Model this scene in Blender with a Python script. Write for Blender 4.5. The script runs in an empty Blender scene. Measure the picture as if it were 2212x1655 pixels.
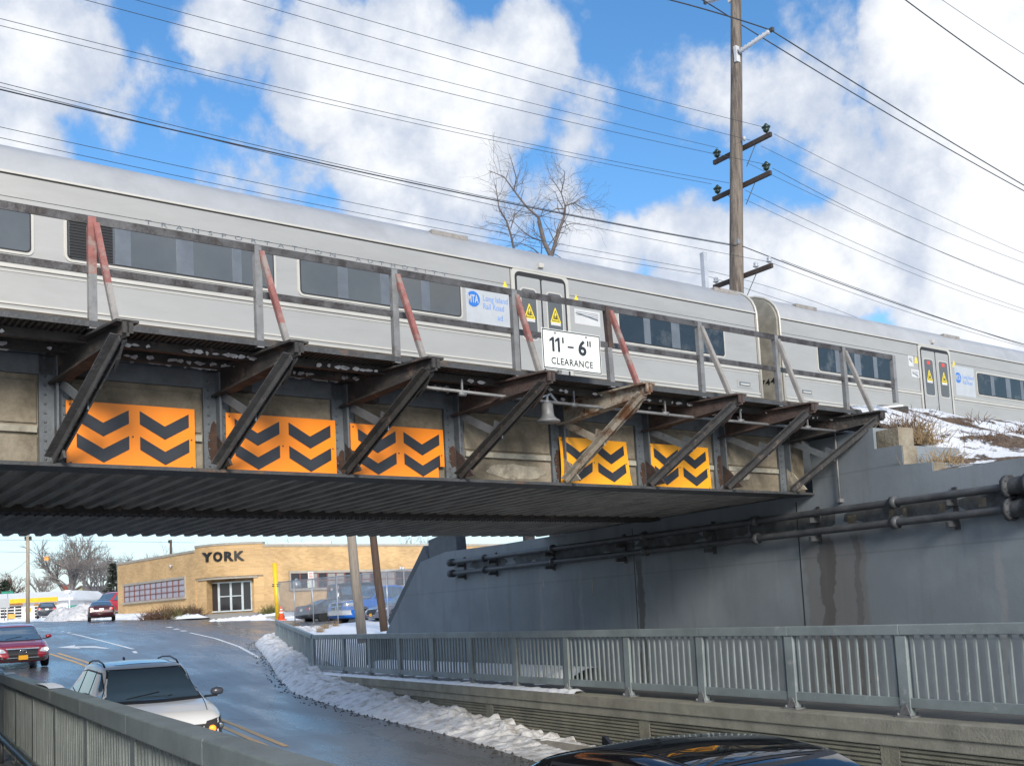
import bpy, bmesh, math, random
from math import sin, cos, tan, atan, atan2, radians, pi, sqrt
from mathutils import Vector, Matrix, noise as mnoise
from mathutils.bvhtree import BVHTree
random.seed(7)
C = bpy.context.scene.collection
EZ = 2.5                      # eye height above the lowest point of the road

# ------------------------------------------------------------------ camera
FPX, CX, CY, HS = 2250., 1106., 1117., .0509       # photograph measured on a 2212 x 1655 grid
RHO = atan(HS); TH = atan(202.5 * cos(RHO) / FPX)
_R = Vector((1, 0, 0)); _F = Vector((0, cos(TH), sin(TH))); _U = Vector((0, -sin(TH), cos(TH)))
_Rc = _R * cos(RHO) - _U * sin(RHO); _Uc = _U * cos(RHO) + _R * sin(RHO)
cam = bpy.data.cameras.new('camera'); camo = bpy.data.objects.new('camera', cam); C.objects.link(camo)
cam.sensor_fit = 'HORIZONTAL'; cam.sensor_width = 36; cam.lens = 36 * FPX / 2212.
cam.shift_x = 0; cam.shift_y = (CY - 827.5) / 2212.
cam.clip_start = .1; cam.clip_end = 3000
m = Matrix.Identity(4)
for i in range(3):
    m[i][0] = _Rc[i]; m[i][1] = _Uc[i]; m[i][2] = -_F[i]
m[2][3] = EZ
camo.matrix_world = m
bpy.context.scene.camera = camo
def ray(x, y): return _F * FPX + _Rc * (x - CX) + _Uc * (CY - y)

# ------------------------------------------------------------------ nodes helper
class NT:
    def __init__(s, tree): s.t = tree
    def n(s, typ, **kw):
        d = s.t.nodes.new(typ)
        for k, v in kw.items():
            if k.startswith('i_'):
                k = k[2:]
                inp = d.inputs[int(k)] if k.isdigit() else d.inputs[k.replace('_', ' ')]
                if isinstance(v, bpy.types.NodeSocket): s.t.links.new(v, inp)
                else: inp.default_value = v
            else: setattr(d, k, v)
        return d
    def math(s, op, a, b=0., clamp=False):
        return s.n('ShaderNodeMath', operation=op, use_clamp=clamp, i_0=a, i_1=b).outputs[0]
    def mix(s, f, a, b):
        d = s.n('ShaderNodeMix', data_type='RGBA')
        for i, v in ((0, f), (6, a), (7, b)):
            if isinstance(v, bpy.types.NodeSocket): s.t.links.new(v, d.inputs[i])
            else: d.inputs[i].default_value = v if i == 0 else (*v[:3], 1)
        return d.outputs[2]
    def ramp(s, f, lo, hi, a=0., b=1.):
        d = s.n('ShaderNodeMapRange', interpolation_type='SMOOTHSTEP', i_0=f, i_1=lo, i_2=hi, i_3=a, i_4=b)
        return d.outputs[0]
    def link(s, a, b): s.t.links.new(a, b)

# ------------------------------------------------------------------ world + sun
SUN_AZ, SUN_EL = radians(166), radians(23)
w = bpy.data.worlds.new('World'); bpy.context.scene.world = w; w.use_nodes = True
t = NT(w.node_tree); w.node_tree.nodes.clear()
out = t.n('ShaderNodeOutputWorld'); bg = t.n('ShaderNodeBackground'); bg.inputs[1].default_value = .12
t.link(bg.outputs[0], out.inputs[0])
sky = t.n('ShaderNodeTexSky', sky_type='NISHITA', sun_disc=False, sun_elevation=SUN_EL, sun_rotation=SUN_AZ,
          air_density=1.0, dust_density=.4, ozone_density=2.5)
co = t.n('ShaderNodeTexCoord').outputs['Generated']
nrm = t.n('ShaderNodeVectorMath', operation='NORMALIZE', i_0=co).outputs[0]
sep = t.n('ShaderNodeSeparateXYZ', i_0=nrm)
n1_ = t.n('ShaderNodeTexNoise', i_Vector=nrm, i_Scale=5.5, i_Detail=10., i_Roughness=.58, i_Distortion=.35)
n2_ = t.n('ShaderNodeTexNoise', i_Vector=nrm, i_Scale=13., i_Detail=8., i_Roughness=.62)
# cumulus placed by direction (pixel of the photograph, angular radius in pixels, weight)
BLOBS = [(90, 120, 210, 1), (40, 300, 170, .9), (230, 250, 130, .5),
         (520, 80, 170, .95), (700, 150, 200, 1.1), (880, 170, 210, 1.2), (1050, 210, 190, 1.1), (980, 330, 210, 1.1),
         (1130, 130, 140, .9), (830, 330, 170, .95), (450, 260, 170, .5), (520, 400, 260, .55), (900, 470, 230, .75),
         (1150, 420, 130, .6), (1430, 150, 130, .42), (1560, 200, 160, .5), (1750, 180, 200, .5), (1700, 60, 160, .35),
         (2100, 80, 300, 1.5), (2150, 330, 330, 1.6), (2000, 260, 160, .95), (2180, 600, 330, 1.5), (1900, 520, 190, 1.1),
         (640, 520, 200, .45), (60, 60, 230, .8), (330, 180, 110, .25), (1250, 250, 130, .5), (1850, 330, 170, .55), (1760, 600, 190, 1.1), (1480, 540, 150, 1), (1340, 560, 110, .8), (1600, 640, 240, 1.0), (1260, 520, 90, .8), (580, 425, 60, .6)]
acc = None
for x, y, r, wt in BLOBS:
    d = ray(x, y).normalized(); e = ray(x + r, y).normalized(); den = 1 - d.dot(e)
    dt = t.n('ShaderNodeVectorMath', operation='DOT_PRODUCT', i_0=nrm, i_1=d).outputs['Value']
    q = t.math('SUBTRACT', 1., dt); q = t.math('DIVIDE', q, den)
    q = t.math('SUBTRACT', 1., q, True); q = t.math('MULTIPLY', q, wt)
    acc = q if acc is None else t.math('MAXIMUM', acc, q)
# the front of the sky follows the list, everywhere else scattered clouds
fdir = ray(1106, 300).normalized()
front = t.ramp(t.n('ShaderNodeVectorMath', operation='DOT_PRODUCT', i_0=nrm, i_1=fdir).outputs['Value'], .74, .80)
else_ = t.ramp(n1_.outputs[0], .42, .58, 0., .9)
acc = t.math('ADD', t.math('MULTIPLY', acc, front), t.math('MULTIPLY', else_, t.math('SUBTRACT', 1., front)))
nz = t.math('ADD', t.math('MULTIPLY', t.math('SUBTRACT', n1_.outputs[0], .5), 2.0), t.math('MULTIPLY', t.math('SUBTRACT', n2_.outputs[0], .5), 1.3))
cl = t.math('ADD', acc, nz)
mask = t.ramp(cl, .18, .56)
haze = t.ramp(sep.outputs[2], .0, .2, .75, 0.)
mask = t.math('MAXIMUM', mask, haze)
shade = t.ramp(t.math('ADD', cl, t.math('MULTIPLY', t.math('SUBTRACT', n2_.outputs[0], .5), 1.6)), .25, 1.35)
ccol = t.mix(shade, (2.75, 3.1, 3.75), (4.75, 4.85, 5.0))
bl = t.n('ShaderNodeHueSaturation', i_Saturation=1.22, i_Value=.98, i_Color=sky.outputs[0]).outputs[0]
t.link(t.mix(mask, bl, ccol), bg.inputs[0])
sl = bpy.data.lights.new('sun', 'SUN'); sl.energy = 2.1; sl.angle = radians(16); sl.color = (1, .93, .83)
so = bpy.data.objects.new('sun', sl); C.objects.link(so); so.location = (0, 0, 60)
sd = Vector((sin(SUN_AZ) * cos(SUN_EL), cos(SUN_AZ) * cos(SUN_EL), sin(SUN_EL)))
so.rotation_euler = sd.to_track_quat('Z', 'Y').to_euler()
vs = bpy.context.scene.view_settings
vs.view_transform = 'Standard'; vs.look = 'None'; vs.gamma = 1; vs.exposure = .85; vs.use_curve_mapping = False
bpy.context.scene.cycles.use_denoising = True
bpy.context.scene.cycles.max_bounces = 6

# ------------------------------------------------------------------ frames of reference
A1 = atan2(ray(4200, 1162).x, ray(4200, 1162).y); AR = radians(-30.5)
D1 = Vector((sin(A1), cos(A1), 0)); N1 = Vector((-cos(A1), sin(A1), 0))     # bridge: along s, away p
DR = Vector((sin(AR), cos(AR), 0)); NR = Vector((cos(AR), -sin(AR), 0))     # road: ahead u, right o
ROT = {'W': 0., 'B': atan2(D1.y, D1.x), 'R': atan2(NR.y, NR.x)}
def AX(fr):
    a = ROT[fr] if isinstance(fr, str) else fr
    return Vector((cos(a), sin(a), 0)), Vector((-sin(a), cos(a), 0))
def W3(fr, c):
    ax, ay = AX(fr); return ax * c[0] + ay * c[1] + Vector((0, 0, c[2] + EZ))
def hit(x, y, n, d):  r = ray(x, y); return r * (d / r.dot(n))              # eye-relative point on plane n.P=d
def BP(x, y, p): P = hit(x, y, N1, p); return (P.dot(D1), p, P.z)
def RP(x, y, o): P = hit(x, y, NR, o); return (o, P.dot(DR), P.z)
def YP(x, y, Y): r = ray(x, y); return r * (Y / r.y)
def vpl(x, y, Q, d):
    n = Vector((-d.y, d.x, 0)); return hit(x, y, n, n.dot(Vector((Q[0], Q[1], 0))))

# ------------------------------------------------------------------ materials
def mat(name, col, rough=.6, metal=0., var=.12, scale=3., col2=None, amt=.5, sc2=2., sharp=.12, bump=0., bsc=30.,
        coat=0., streak=False, emit=None, spec=.5, rough2=None, stretch=(1, 1, 1)):
    m = bpy.data.materials.new(name); m.use_nodes = True
    t = NT(m.node_tree); b = m.node_tree.nodes['Principled BSDF']
    tc = t.n('ShaderNodeTexCoord').outputs['Object']
    sx = stretch if not streak else (1, 1, .12)
    mp = t.n('ShaderNodeMapping', i_Vector=tc, i_Scale=sx).outputs[0]
    nz = t.n('ShaderNodeTexNoise', i_Vector=mp, i_Scale=scale, i_Detail=6., i_Roughness=.65).outputs[0]
    f = t.ramp(nz, .25, .75, 1 - var, 1 + var)
    c = t.n('ShaderNodeVectorMath', operation='SCALE', i_0=col[:3], i_Scale=f).outputs[0]
    if col2 is not None:
        n2 = t.n('ShaderNodeTexNoise', i_Vector=mp, i_Scale=sc2, i_Detail=9., i_Roughness=.7).outputs[0]
        k = t.ramp(n2, 1 - amt - sharp, 1 - amt + sharp)
        c = t.mix(k, c, col2)
        if rough2 is not None:
            t.link(t.n('ShaderNodeMapRange', i_0=k, i_3=rough, i_4=rough2).outputs[0], b.inputs['Roughness'])
    t.link(c, b.inputs['Base Color'])
    if not (col2 is not None and rough2 is not None): b.inputs['Roughness'].default_value = rough
    b.inputs['Metallic'].default_value = metal; b.inputs['Coat Weight'].default_value = coat
    b.inputs['Coat Roughness'].default_value = .03
    b.inputs['Specular IOR Level'].default_value = spec
    if bump:
        n3 = t.n('ShaderNodeTexNoise', i_Vector=tc, i_Scale=bsc, i_Detail=6.).outputs[0]
        bp = t.n('ShaderNodeBump', i_Height=n3, i_Strength=bump, i_Distance=.02)
        t.link(bp.outputs[0], b.inputs['Normal'])
    if emit:
        b.inputs['Emission Color'].default_value = (*emit[:3], 1); b.inputs['Emission Strength'].default_value = emit[3]
    m['nt'] = 1
    return m
def glass(name, col=(.02, .025, .03), rough=.04, spec=.6, metal=0.):
    return mat(name, col, rough, metal, var=.05, spec=spec)

M = {}
M['steel'] = mat('dark_weathered_steel', (.055, .058, .062), .6, 0, .3, 4, (.12, .075, .05), .38, 2.5, .08, .5, 25)
M['steelblue'] = mat('grey_blue_painted_steel', (.12, .135, .15), .55, 0, .25, 3, (.05, .036, .032), .36, 1.6, .06, .3, 30)
M['beam'] = mat('blackened_bracket_steel', (.042, .039, .037), .7, 0, .35, 5, (.13, .095, .078), .40, 3.5, .06, .6, 30)
M['strut'] = mat('strut_steel', (.075, .075, .077), .65, 0, .3, 5, (.20, .165, .145), .38, 6., .05, .5, 30)
M['rustwhite'] = mat('rusty_pale_paint', (.36, .32, .26), .65, 0, .25, 4, (.15, .07, .035), .46, 3.5, .08, .5, 30)
M['rustred'] = mat('rusty_red_steel', (.075, .050, .043), .75, 0, .3, 6, (.04, .036, .034), .45, 5, .1, .5, 30)
M['redpaint'] = mat('faded_red_primer', (.27, .105, .092), .7, 0, .3, 6, (.28, .225, .205), .46, 4., .08, .2)
M['greypaint'] = mat('weathered_grey_paint', (.27, .255, .24), .55, 0, .25, 5, (.15, .10, .085), .36, 5, .08, .2)
M['galv'] = mat('galvanised_steel', (.21, .215, .22), .5, .15, .25, 4, (.12, .09, .08), .38, 6, .1, .15)
M['railtop'] = mat('guard_rail_steel', (.085, .083, .085), .5, .1, .3, 4, (.035, .028, .026), .48, 5, .1, .3)
M['concrete_old'] = mat('brown_old_concrete', (.18, .152, .110), .85, 0, .3, 2.5, (.30, .262, .20), .44, 1.4, .12, .8, 18)
M['concrete_pale'] = mat('pale_concrete_band', (.36, .34, .28), .85, 0, .2, 4, (.17, .15, .12), .4, 3, .12, .5)
M['spall'] = mat('spalled_concrete', (.38, .34, .27), .9, 0, .25, 5, (.15, .13, .10), .42, 3, .12, 1., 14)
M['under'] = mat('dark_deck_plate', (.27, .258, .235), .6, 0, .4, 2.5, (.42, .40, .365), .38, 1.5, .08, .3, 20, stretch=(4, .35, 1))
M['grating'] = mat('brown_walkway_grating', (.085, .072, .058), .75, 0, .3, 5, (.035, .03, .028), .4, 4)
M['snow'] = mat('snow', (.82, .85, .90), .55, 0, .05, 2, bump=.5, bsc=6)
M['snowdirty'] = mat('dirty_snow', (.62, .62, .64), .6, 0, .14, 5, (.30, .27, .24), .42, 3.2, .12, 1., 18)
M['snowrubble'] = mat('icy_snow_rubble', (.70, .71, .73), .5, 0, .12, 8, (.26, .235, .21), .42, 4, .14, 1., 26)
M['orange'] = mat('fluorescent_orange_sheeting', (1.0, .28, .01), .4, 0, .06, 2, (.42, .12, .025), .30, 1.6, .07, .06, streak=True)
M['amber'] = mat('amber_sheeting', (1.0, .42, .012), .4, 0, .06, 2, (.5, .2, .03), .22, 3, .06, .1)
M['chev'] = mat('black_chevron', (.028, .03, .035), .35, 0, .2, 3)
M['signwhite'] = mat('white_sign_sheeting', (.82, .84, .80), .35, 0, .04, 2)
M['black'] = mat('black_paint', (.012, .012, .013), .4, 0, .1)
M['train'] = mat('brushed_stainless', (.43, .42, .395), .36, .36, .05, 1.2, (.345, .335, .31), .30, .9, .25, .03, 4, stretch=(.5, .5, 2.2))
M['trainroof'] = mat('roof_stainless', (.44, .45, .46), .42, .30, .08, 1., (.35, .355, .365), .4, .8, .2)
M['trim'] = mat('pale_trim', (.53, .515, .47), .42, .2, .06, 3)
M['sillrust'] = mat('yellowed_sill', (.50, .46, .33), .6, 0, .2, 6, (.25, .2, .13), .36, 5)
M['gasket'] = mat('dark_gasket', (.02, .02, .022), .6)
M['panel'] = mat('pale_logo_panel', (.52, .535, .55), .4, .3, .06, 3)
M['twin'] = mat('train_window_grey_reflection', (.10, .105, .105), .10, 0, .15, .6, spec=.7)  # pale grey reflection is put into the pane colour
M['twindark'] = mat('dark_train_window_tree_reflection', (.022, .026, .028), .08, 0, .2, 1, (.085, .09, .09), .40, 1.6, .1, spec=.7)  # dark copy of the pane, blotches paint in reflected trees
M['tpost'] = mat('window_divider', (.13, .15, .175), .35, .1, .15, 4)
M['louver'] = mat('black_louver', (.012, .012, .014), .5)
M['blue'] = mat('blue_vinyl', (.03, .17, .55), .4, 0, .05)
M['bluefade'] = mat('faded_blue_vinyl', (.16, .30, .62), .5, 0, .15, 8)
M['yellowst'] = mat('yellow_sticker', (.75, .60, .05), .4, 0, .05)
M['redst'] = mat('red_sticker', (.70, .06, .05), .4, 0, .05)
M['whitest'] = mat('white_sticker', (.56, .57, .575), .4, 0, .05)
M['endcap'] = mat('car_end_tan', (.34, .32, .27), .55, .1, .25, 3, (.24, .225, .19), .4, 2)
M['wall'] = None
M['coping'] = mat('dark_coping', (.09, .105, .12), .6, 0, .2, 2, bump=.3)
M['pipe'] = mat('grey_pipe', (.075, .08, .086), .5, 0, .3, 4, (.12, .12, .12), .3, 4, .1)
M['stain'] = mat('brown_water_stain', (.042, .036, .031), .5, 0, .35, 3, (.09, .085, .08), .36, 2, .15, streak=True)
M['soot'] = mat('sooty_paint', (.085, .09, .092), .75, 0, .35, 4, (.16, .175, .185), .42, 3, .15)
M['rustpatch'] = mat('dark_rust_scab', (.05, .028, .02), .9, 0, .35, 9, (.10, .05, .03), .4, 12)
M['damp'] = mat('brownish_damp_paint', (.105, .10, .095), .6, 0, .2, 2, (.15, .165, .18), .45, 2, .2, streak=True)
M['white_patch'] = mat('efflorescence', (.35, .33, .28), .8, 0, .2, 5)
M['railing'] = mat('grey_green_railing_paint', (.235, .272, .275), .45, 0, .22, 1.2, (.34, .35, .345), .36, 4.5, .05, .15, 40)
M['railnear'] = mat('grey_green_railing_dark', (.15, .17, .16), .5, 0, .18, 3, (.20, .215, .205), .35, 2, .12, .25, 60)
M['retain'] = mat('ribbed_olive_concrete', (.235, .225, .17), .8, 0, .2, 2.2, (.13, .127, .108), .42, .7, .12, .6, 30)
M['retaincap'] = mat('concrete_cap', (.27, .26, .21), .8, 0, .18, 3, (.17, .162, .135), .4, 1, .12, .4)
M['walk'] = mat('wet_pavement_slab', (.17, .165, .15), .6, 0, .2, 2, (.10, .10, .098), .45, 1., .15, .3)
M['concwalk'] = mat('dry_pavement', (.36, .34, .30), .8, 0, .12, 2)
M['tan_wood'] = mat('grey_timber', (.34, .29, .235), .85, 0, .2, 3, (.20, .16, .13), .38, 4, .1, .6, 30, stretch=(3, 3, .3))
M['brown_wood'] = mat('creosoted_timber', (.085, .052, .034), .75, 0, .3, 3, (.035, .025, .022), .42, 3, .1, .6, 30, stretch=(3, 3, .2))
M['pole_wood'] = mat('weathered_utility_pole_wood', (.19, .16, .13), .85, 0, .3, 4, (.085, .07, .062), .48, 3, .1, .6, 30, stretch=(3, 3, .15))
M['arm_wood'] = mat('crossarm_wood', (.05, .036, .030), .8, 0, .3, 4, bump=.4)
M['bark'] = mat('bare_bark', (.13, .11, .10), .9, 0, .25, 4)
M['barkfar'] = mat('grey_brown_twigs', (.23, .205, .19), .9, 0, .2, 2)
M['wire'] = mat('black_wire', (.03, .035, .045), .5)
M['insul'] = mat('dark_green_glass', (.012, .035, .028), .15)
M['porcelain'] = mat('grey_porcelain', (.42, .45, .50), .25)
M['stone'] = mat('pale_stone_coping', (.36, .33, .28), .8, 0, .15, 2)
M['winframe'] = mat('red_brown_frame', (.20, .075, .06), .6)
M['winpane'] = mat('frosted_pane', (.36, .36, .42), .35, 0, .12, .6, (.26, .27, .32), .4, 1.5, .1)
M['darkpane'] = glass('dark_pane', (.03, .03, .035))
M['greypane'] = mat('grey_blanked_pane', (.28, .27, .26), .4)
M['alu'] = mat('white_aluminium', (.62, .68, .70), .35, .3)
M['yellowpaint'] = mat('yellow_paint', (.82, .52, .02), .45, 0, .12, 3, (.45, .28, .05), .28, 4)
M['stationwhite'] = mat('white_station_panel', (.78, .78, .77), .5, 0, .05, 2)
M['stationyel'] = mat('station_fascia_yellow', (.95, .46, .02), .4)
M['signorange'] = mat('orange_notice', (.85, .38, .08), .5)
M['cone'] = mat('orange_cone', (.90, .13, .05), .45)
M['green'] = mat('green_street_sign', (.03, .28, .18), .4)
M['fence'] = mat('chain_link_zinc', (.42, .45, .48), .4, .5)
M['housegreen'] = mat('pale_olive_siding', (.36, .37, .22), .8)
M['roofbrown'] = mat('brown_shingles', (.16, .13, .12), .9)
M['brickred'] = mat('red_chimney', (.22, .07, .05), .9)
M['shrub'] = mat('yellow_green_shrub', (.16, .16, .055), .8, 0, .35, 8)
M['shrubbrown'] = mat('brown_shrub', (.13, .075, .05), .9, 0, .3, 8)
M['pine'] = mat('dark_evergreen', (.035, .045, .03), .9, 0, .3, 4)
M['drygrass'] = mat('dry_grass', (.34, .24, .13), .9, 0, .3, 8)
M['grit'] = mat('wet_grit', (.05, .045, .04), .8, 0, .3, 8)
M['leaves'] = mat('dead_leaves', (.16, .10, .06), .95, 0, .3, 8)
M['tyre'] = mat('tyre_rubber', (.015, .015, .016), .8)
M['rim'] = mat('alloy_rim', (.35, .36, .37), .3, .8)
M['chrome'] = mat('chrome', (.75, .76, .78), .12, .95, .02)
M['carglass'] = glass('car_glass_sky_tint', (.075, .125, .185), .06, .9)  # blue base colour stands in for sky reflected in the glass
M['carglassblack'] = glass('car_glass_black', (.006, .008, .010), .015, 1.)
M['lamp'] = mat('headlamp_lens', (.60, .62, .64), .12, .3, .1, 8)
M['lampdark'] = mat('dark_lamp', (.06, .06, .065), .12, .2)
M['amberlit'] = mat('lit_indicator', (.9, .32, .05), .3, emit=(1., .20, .01, 1.3))
M['headlit'] = mat('lit_headlight', (.9, .9, .85), .3, emit=(1, .93, .82, 1.2))
M['plate'] = mat('orange_plate', (.95, .45, .03), .4)
M['blackplastic'] = mat('black_plastic', (.012, .012, .014), .45)
M['tail'] = mat('red_tail_lamp', (.55, .02, .03), .2)
M['roadwhite'] = mat('white_road_paint', (.72, .73, .72), .5, 0, .1, 4, (.35, .36, .37), .22, 6)
M['roadyellow'] = mat('yellow_road_paint', (.75, .42, .10), .5, 0, .12, 4, (.3, .2, .1), .2, 5)
M['kerb'] = mat('concrete_kerb', (.30, .28, .24), .8, 0, .2, 3)
M['metalroof'] = mat('pale_roof_unit', (.62, .64, .66), .5)
def paint(name, col, metal=.0, rough=.3, coat=.9): return mat(name, col, rough, metal, .03, 1, coat=coat)
M['white_car'] = paint('silver_white_paint', (.72, .74, .77), 0, .35, .5)
M['red_car'] = paint('deep_red_paint', (.30, .012, .025), .2)
M['black_car'] = mat('black_car_paint', (.006, .006, .008), .12, 0, .02, 1, coat=1.)
M['maroon'] = paint('maroon_paint', (.055, .010, .014), .2)
M['bluecar'] = paint('bright_blue_paint', (.012, .16, .62), .1)
M['darkgrey_car'] = paint('dark_grey_paint', (.03, .035, .045), .2)
M['grey_car'] = paint('grey_paint', (.12, .13, .17), .2)
M['redvan'] = paint('red_van_paint', (.48, .02, .04), 0)

def brick_material():
    m = bpy.data.materials.new('yellow_brick'); m.use_nodes = True; t = NT(m.node_tree)
    b = m.node_tree.nodes['Principled BSDF']; uv = t.n('ShaderNodeUVMap').outputs[0]
    br = t.n('ShaderNodeTexBrick', i_Vector=uv, i_Color1=(.62, .40, .18, 1), i_Color2=(.49, .30, .125, 1), i_Mortar=(.50, .38, .24, 1))
    br.inputs['Scale'].default_value = 1.; br.inputs['Brick Width'].default_value = .34; br.inputs['Row Height'].default_value = .12
    br.inputs['Mortar Size'].default_value = .012; br.inputs['Bias'].default_value = -.1
    nz = t.n('ShaderNodeTexNoise', i_Vector=uv, i_Scale=.5, i_Detail=5.).outputs[0]
    f = t.ramp(nz, .3, .7, .86, 1.12)
    c = t.n('ShaderNodeVectorMath', operation='SCALE', i_0=br.outputs[0], i_Scale=f).outputs[0]
    t.link(c, b.inputs['Base Color']); b.inputs['Roughness'].default_value = .8
    return m
M['brick'] = brick_material()

def road_material():
    m = bpy.data.materials.new('wet_asphalt'); m.use_nodes = True; t = NT(m.node_tree)
    b = m.node_tree.nodes['Principled BSDF']; tc = t.n('ShaderNodeTexCoord').outputs['Object']
    mp = t.n('ShaderNodeMapping', i_Vector=tc, i_Scale=(1., .16, 1)).outputs[0]
    a = t.n('ShaderNodeTexNoise', i_Vector=mp, i_Scale=.9, i_Detail=7., i_Roughness=.6).outputs[0]
    g = t.n('ShaderNodeTexNoise', i_Vector=tc, i_Scale=45., i_Detail=2.).outputs[0]
    pz = t.n('ShaderNodeTexNoise', i_Vector=tc, i_Scale=.28, i_Detail=5.).outputs[0]
    crk = t.n('ShaderNodeTexVoronoi', feature='DISTANCE_TO_EDGE', i_Vector=t.n('ShaderNodeVectorMath', operation='ADD', i_0=tc, i_1=t.n('ShaderNodeTexNoise', i_Vector=tc, i_Scale=1.5, i_Detail=4.).outputs[1]).outputs[0], i_Scale=.33).outputs[0]
    wet = t.ramp(t.math('ADD', t.math('MULTIPLY', a, .6), t.math('MULTIPLY', pz, .4)), .42, .58)
    c = t.mix(wet, (.15, .155, .165), (.10, .104, .112)); c = t.mix(t.ramp(g, .3, .7, 0, .35), c, (.11, .11, .115))
    c = t.mix(t.ramp(crk, .0, .012, .75, 0.), c, (.018, .018, .02)); c = t.mix(t.ramp(t.n('ShaderNodeTexNoise', i_Vector=mp, i_Scale=1.6, i_Detail=6., i_Roughness=.5).outputs[0], .50, .70, 0, .35), c, (.19, .195, .205))
    t.link(c, b.inputs['Base Color'])
    t.link(t.n('ShaderNodeMapRange', i_0=wet, i_3=.40, i_4=.24).outputs[0], b.inputs['Roughness'])
    bp = t.n('ShaderNodeBump', i_Height=g, i_Strength=.22, i_Distance=.01); t.link(bp.outputs[0], b.inputs['Normal'])
    return m
M['asphalt'] = road_material()

def wall_material():      # painted concrete: pour joints, damp streaks, peeling; object y = u + 14, z = height + 1.7
    m = bpy.data.materials.new('grey_blue_abutment_paint'); m.use_nodes = True; t = NT(m.node_tree)
    b = m.node_tree.nodes['Principled BSDF']; tc = t.n('ShaderNodeTexCoord').outputs['Object']; sp = t.n('ShaderNodeSeparateXYZ', i_0=tc)
    st = t.n('ShaderNodeMapping', i_Vector=tc, i_Scale=(1, 1, .10)).outputs[0]
    a = t.n('ShaderNodeTexNoise', i_Vector=st, i_Scale=2.2, i_Detail=8., i_Roughness=.7).outputs[0]
    bg_ = t.n('ShaderNodeTexNoise', i_Vector=tc, i_Scale=.45, i_Detail=6., i_Roughness=.6).outputs[0]
    fine = t.n('ShaderNodeTexNoise', i_Vector=tc, i_Scale=11., i_Detail=6., i_Roughness=.75).outputs[0]
    c = t.mix(t.ramp(bg_, .35, .65), (.250, .285, .315), (.195, .222, .245))
    c = t.mix(t.ramp(a, .50, .72, 0, .45), c, (.135, .145, .15))
    c = t.mix(t.ramp(a, .40, .25, 0, .30), c, (.36, .38, .385))
    wob = t.math('MULTIPLY', t.math('SUBTRACT', t.n('ShaderNodeTexNoise', i_Vector=tc, i_Scale=1.6, i_Detail=7., i_Roughness=.65).outputs[0], .5), .55)
    y = t.math('ADD', sp.outputs[1], wob)
    low = t.ramp(sp.outputs[2], 2.75, 2.60)
    def band(u0, w_, soft, col, k):
        nonlocal c
        d = t.math('ABSOLUTE', t.math('SUBTRACT', y, u0 + 14)); f = t.math('MULTIPLY', t.math('MULTIPLY', t.ramp(d, w_ + soft, w_, 0., k), low), t.ramp(a, .25, .55, .55, 1.))
        c = t.mix(f, c, col)
    band(12.45, .62, .10, (.17, .16, .15), .6); band(12.62, .13, .05, (.075, .066, .06), .65); band(11.98, .05, .04, (.10, .092, .088), .6); band(17.85, .10, .05, (.075, .07, .065), .8)
    for q in (20.1, 21.9, 24.6, 9.4, 15.6): band(q, .03, .05, (.33, .33, .32), .35)
    for zj in (.95, 2.35, 3.7):
        c = t.mix(t.ramp(t.math('ABSOLUTE', t.math('SUBTRACT', sp.outputs[2], zj)), .022, .008, 0, .25), c, (.09, .10, .105))
    c = t.mix(t.ramp(fine, .66, .74, 0, .55), c, (.11, .105, .10))
    t.link(c, b.inputs['Base Color']); b.inputs['Roughness'].default_value = .62
    bp = t.n('ShaderNodeBump', i_Height=fine, i_Strength=.22, i_Distance=.02); t.link(bp.outputs[0], b.inputs['Normal'])
    return m
M['wall'] = wall_material()

def bank_material():      # snow melted through to leaf litter on the embankment
    m = bpy.data.materials.new('patchy_snow_and_litter'); m.use_nodes = True; t = NT(m.node_tree)
    b = m.node_tree.nodes['Principled BSDF']; tc = t.n('ShaderNodeTexCoord').outputs['Object']
    a = t.n('ShaderNodeTexNoise', i_Vector=tc, i_Scale=1.1, i_Detail=9., i_Roughness=.62, i_Distortion=.6).outputs[0]
    g = t.n('ShaderNodeTexNoise', i_Vector=tc, i_Scale=14., i_Detail=6., i_Roughness=.7).outputs[0]
    lit = t.mix(t.ramp(g, .35, .65), (.055, .036, .024), (.20, .135, .085))
    k = t.ramp(t.math('ADD', a, t.math('MULTIPLY', t.math('SUBTRACT', g, .5), .22)), .462, .50)
    t.link(t.mix(k, lit, (.80, .82, .86)), b.inputs['Base Color']); b.inputs['Roughness'].default_value = .8
    h = t.math('ADD', t.math('MULTIPLY', k, .6), t.math('MULTIPLY', g, .8))
    bp = t.n('ShaderNodeBump', i_Height=h, i_Strength=.9, i_Distance=.08); t.link(bp.outputs[0], b.inputs['Normal'])
    return m
M['bank'] = bank_material()

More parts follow.
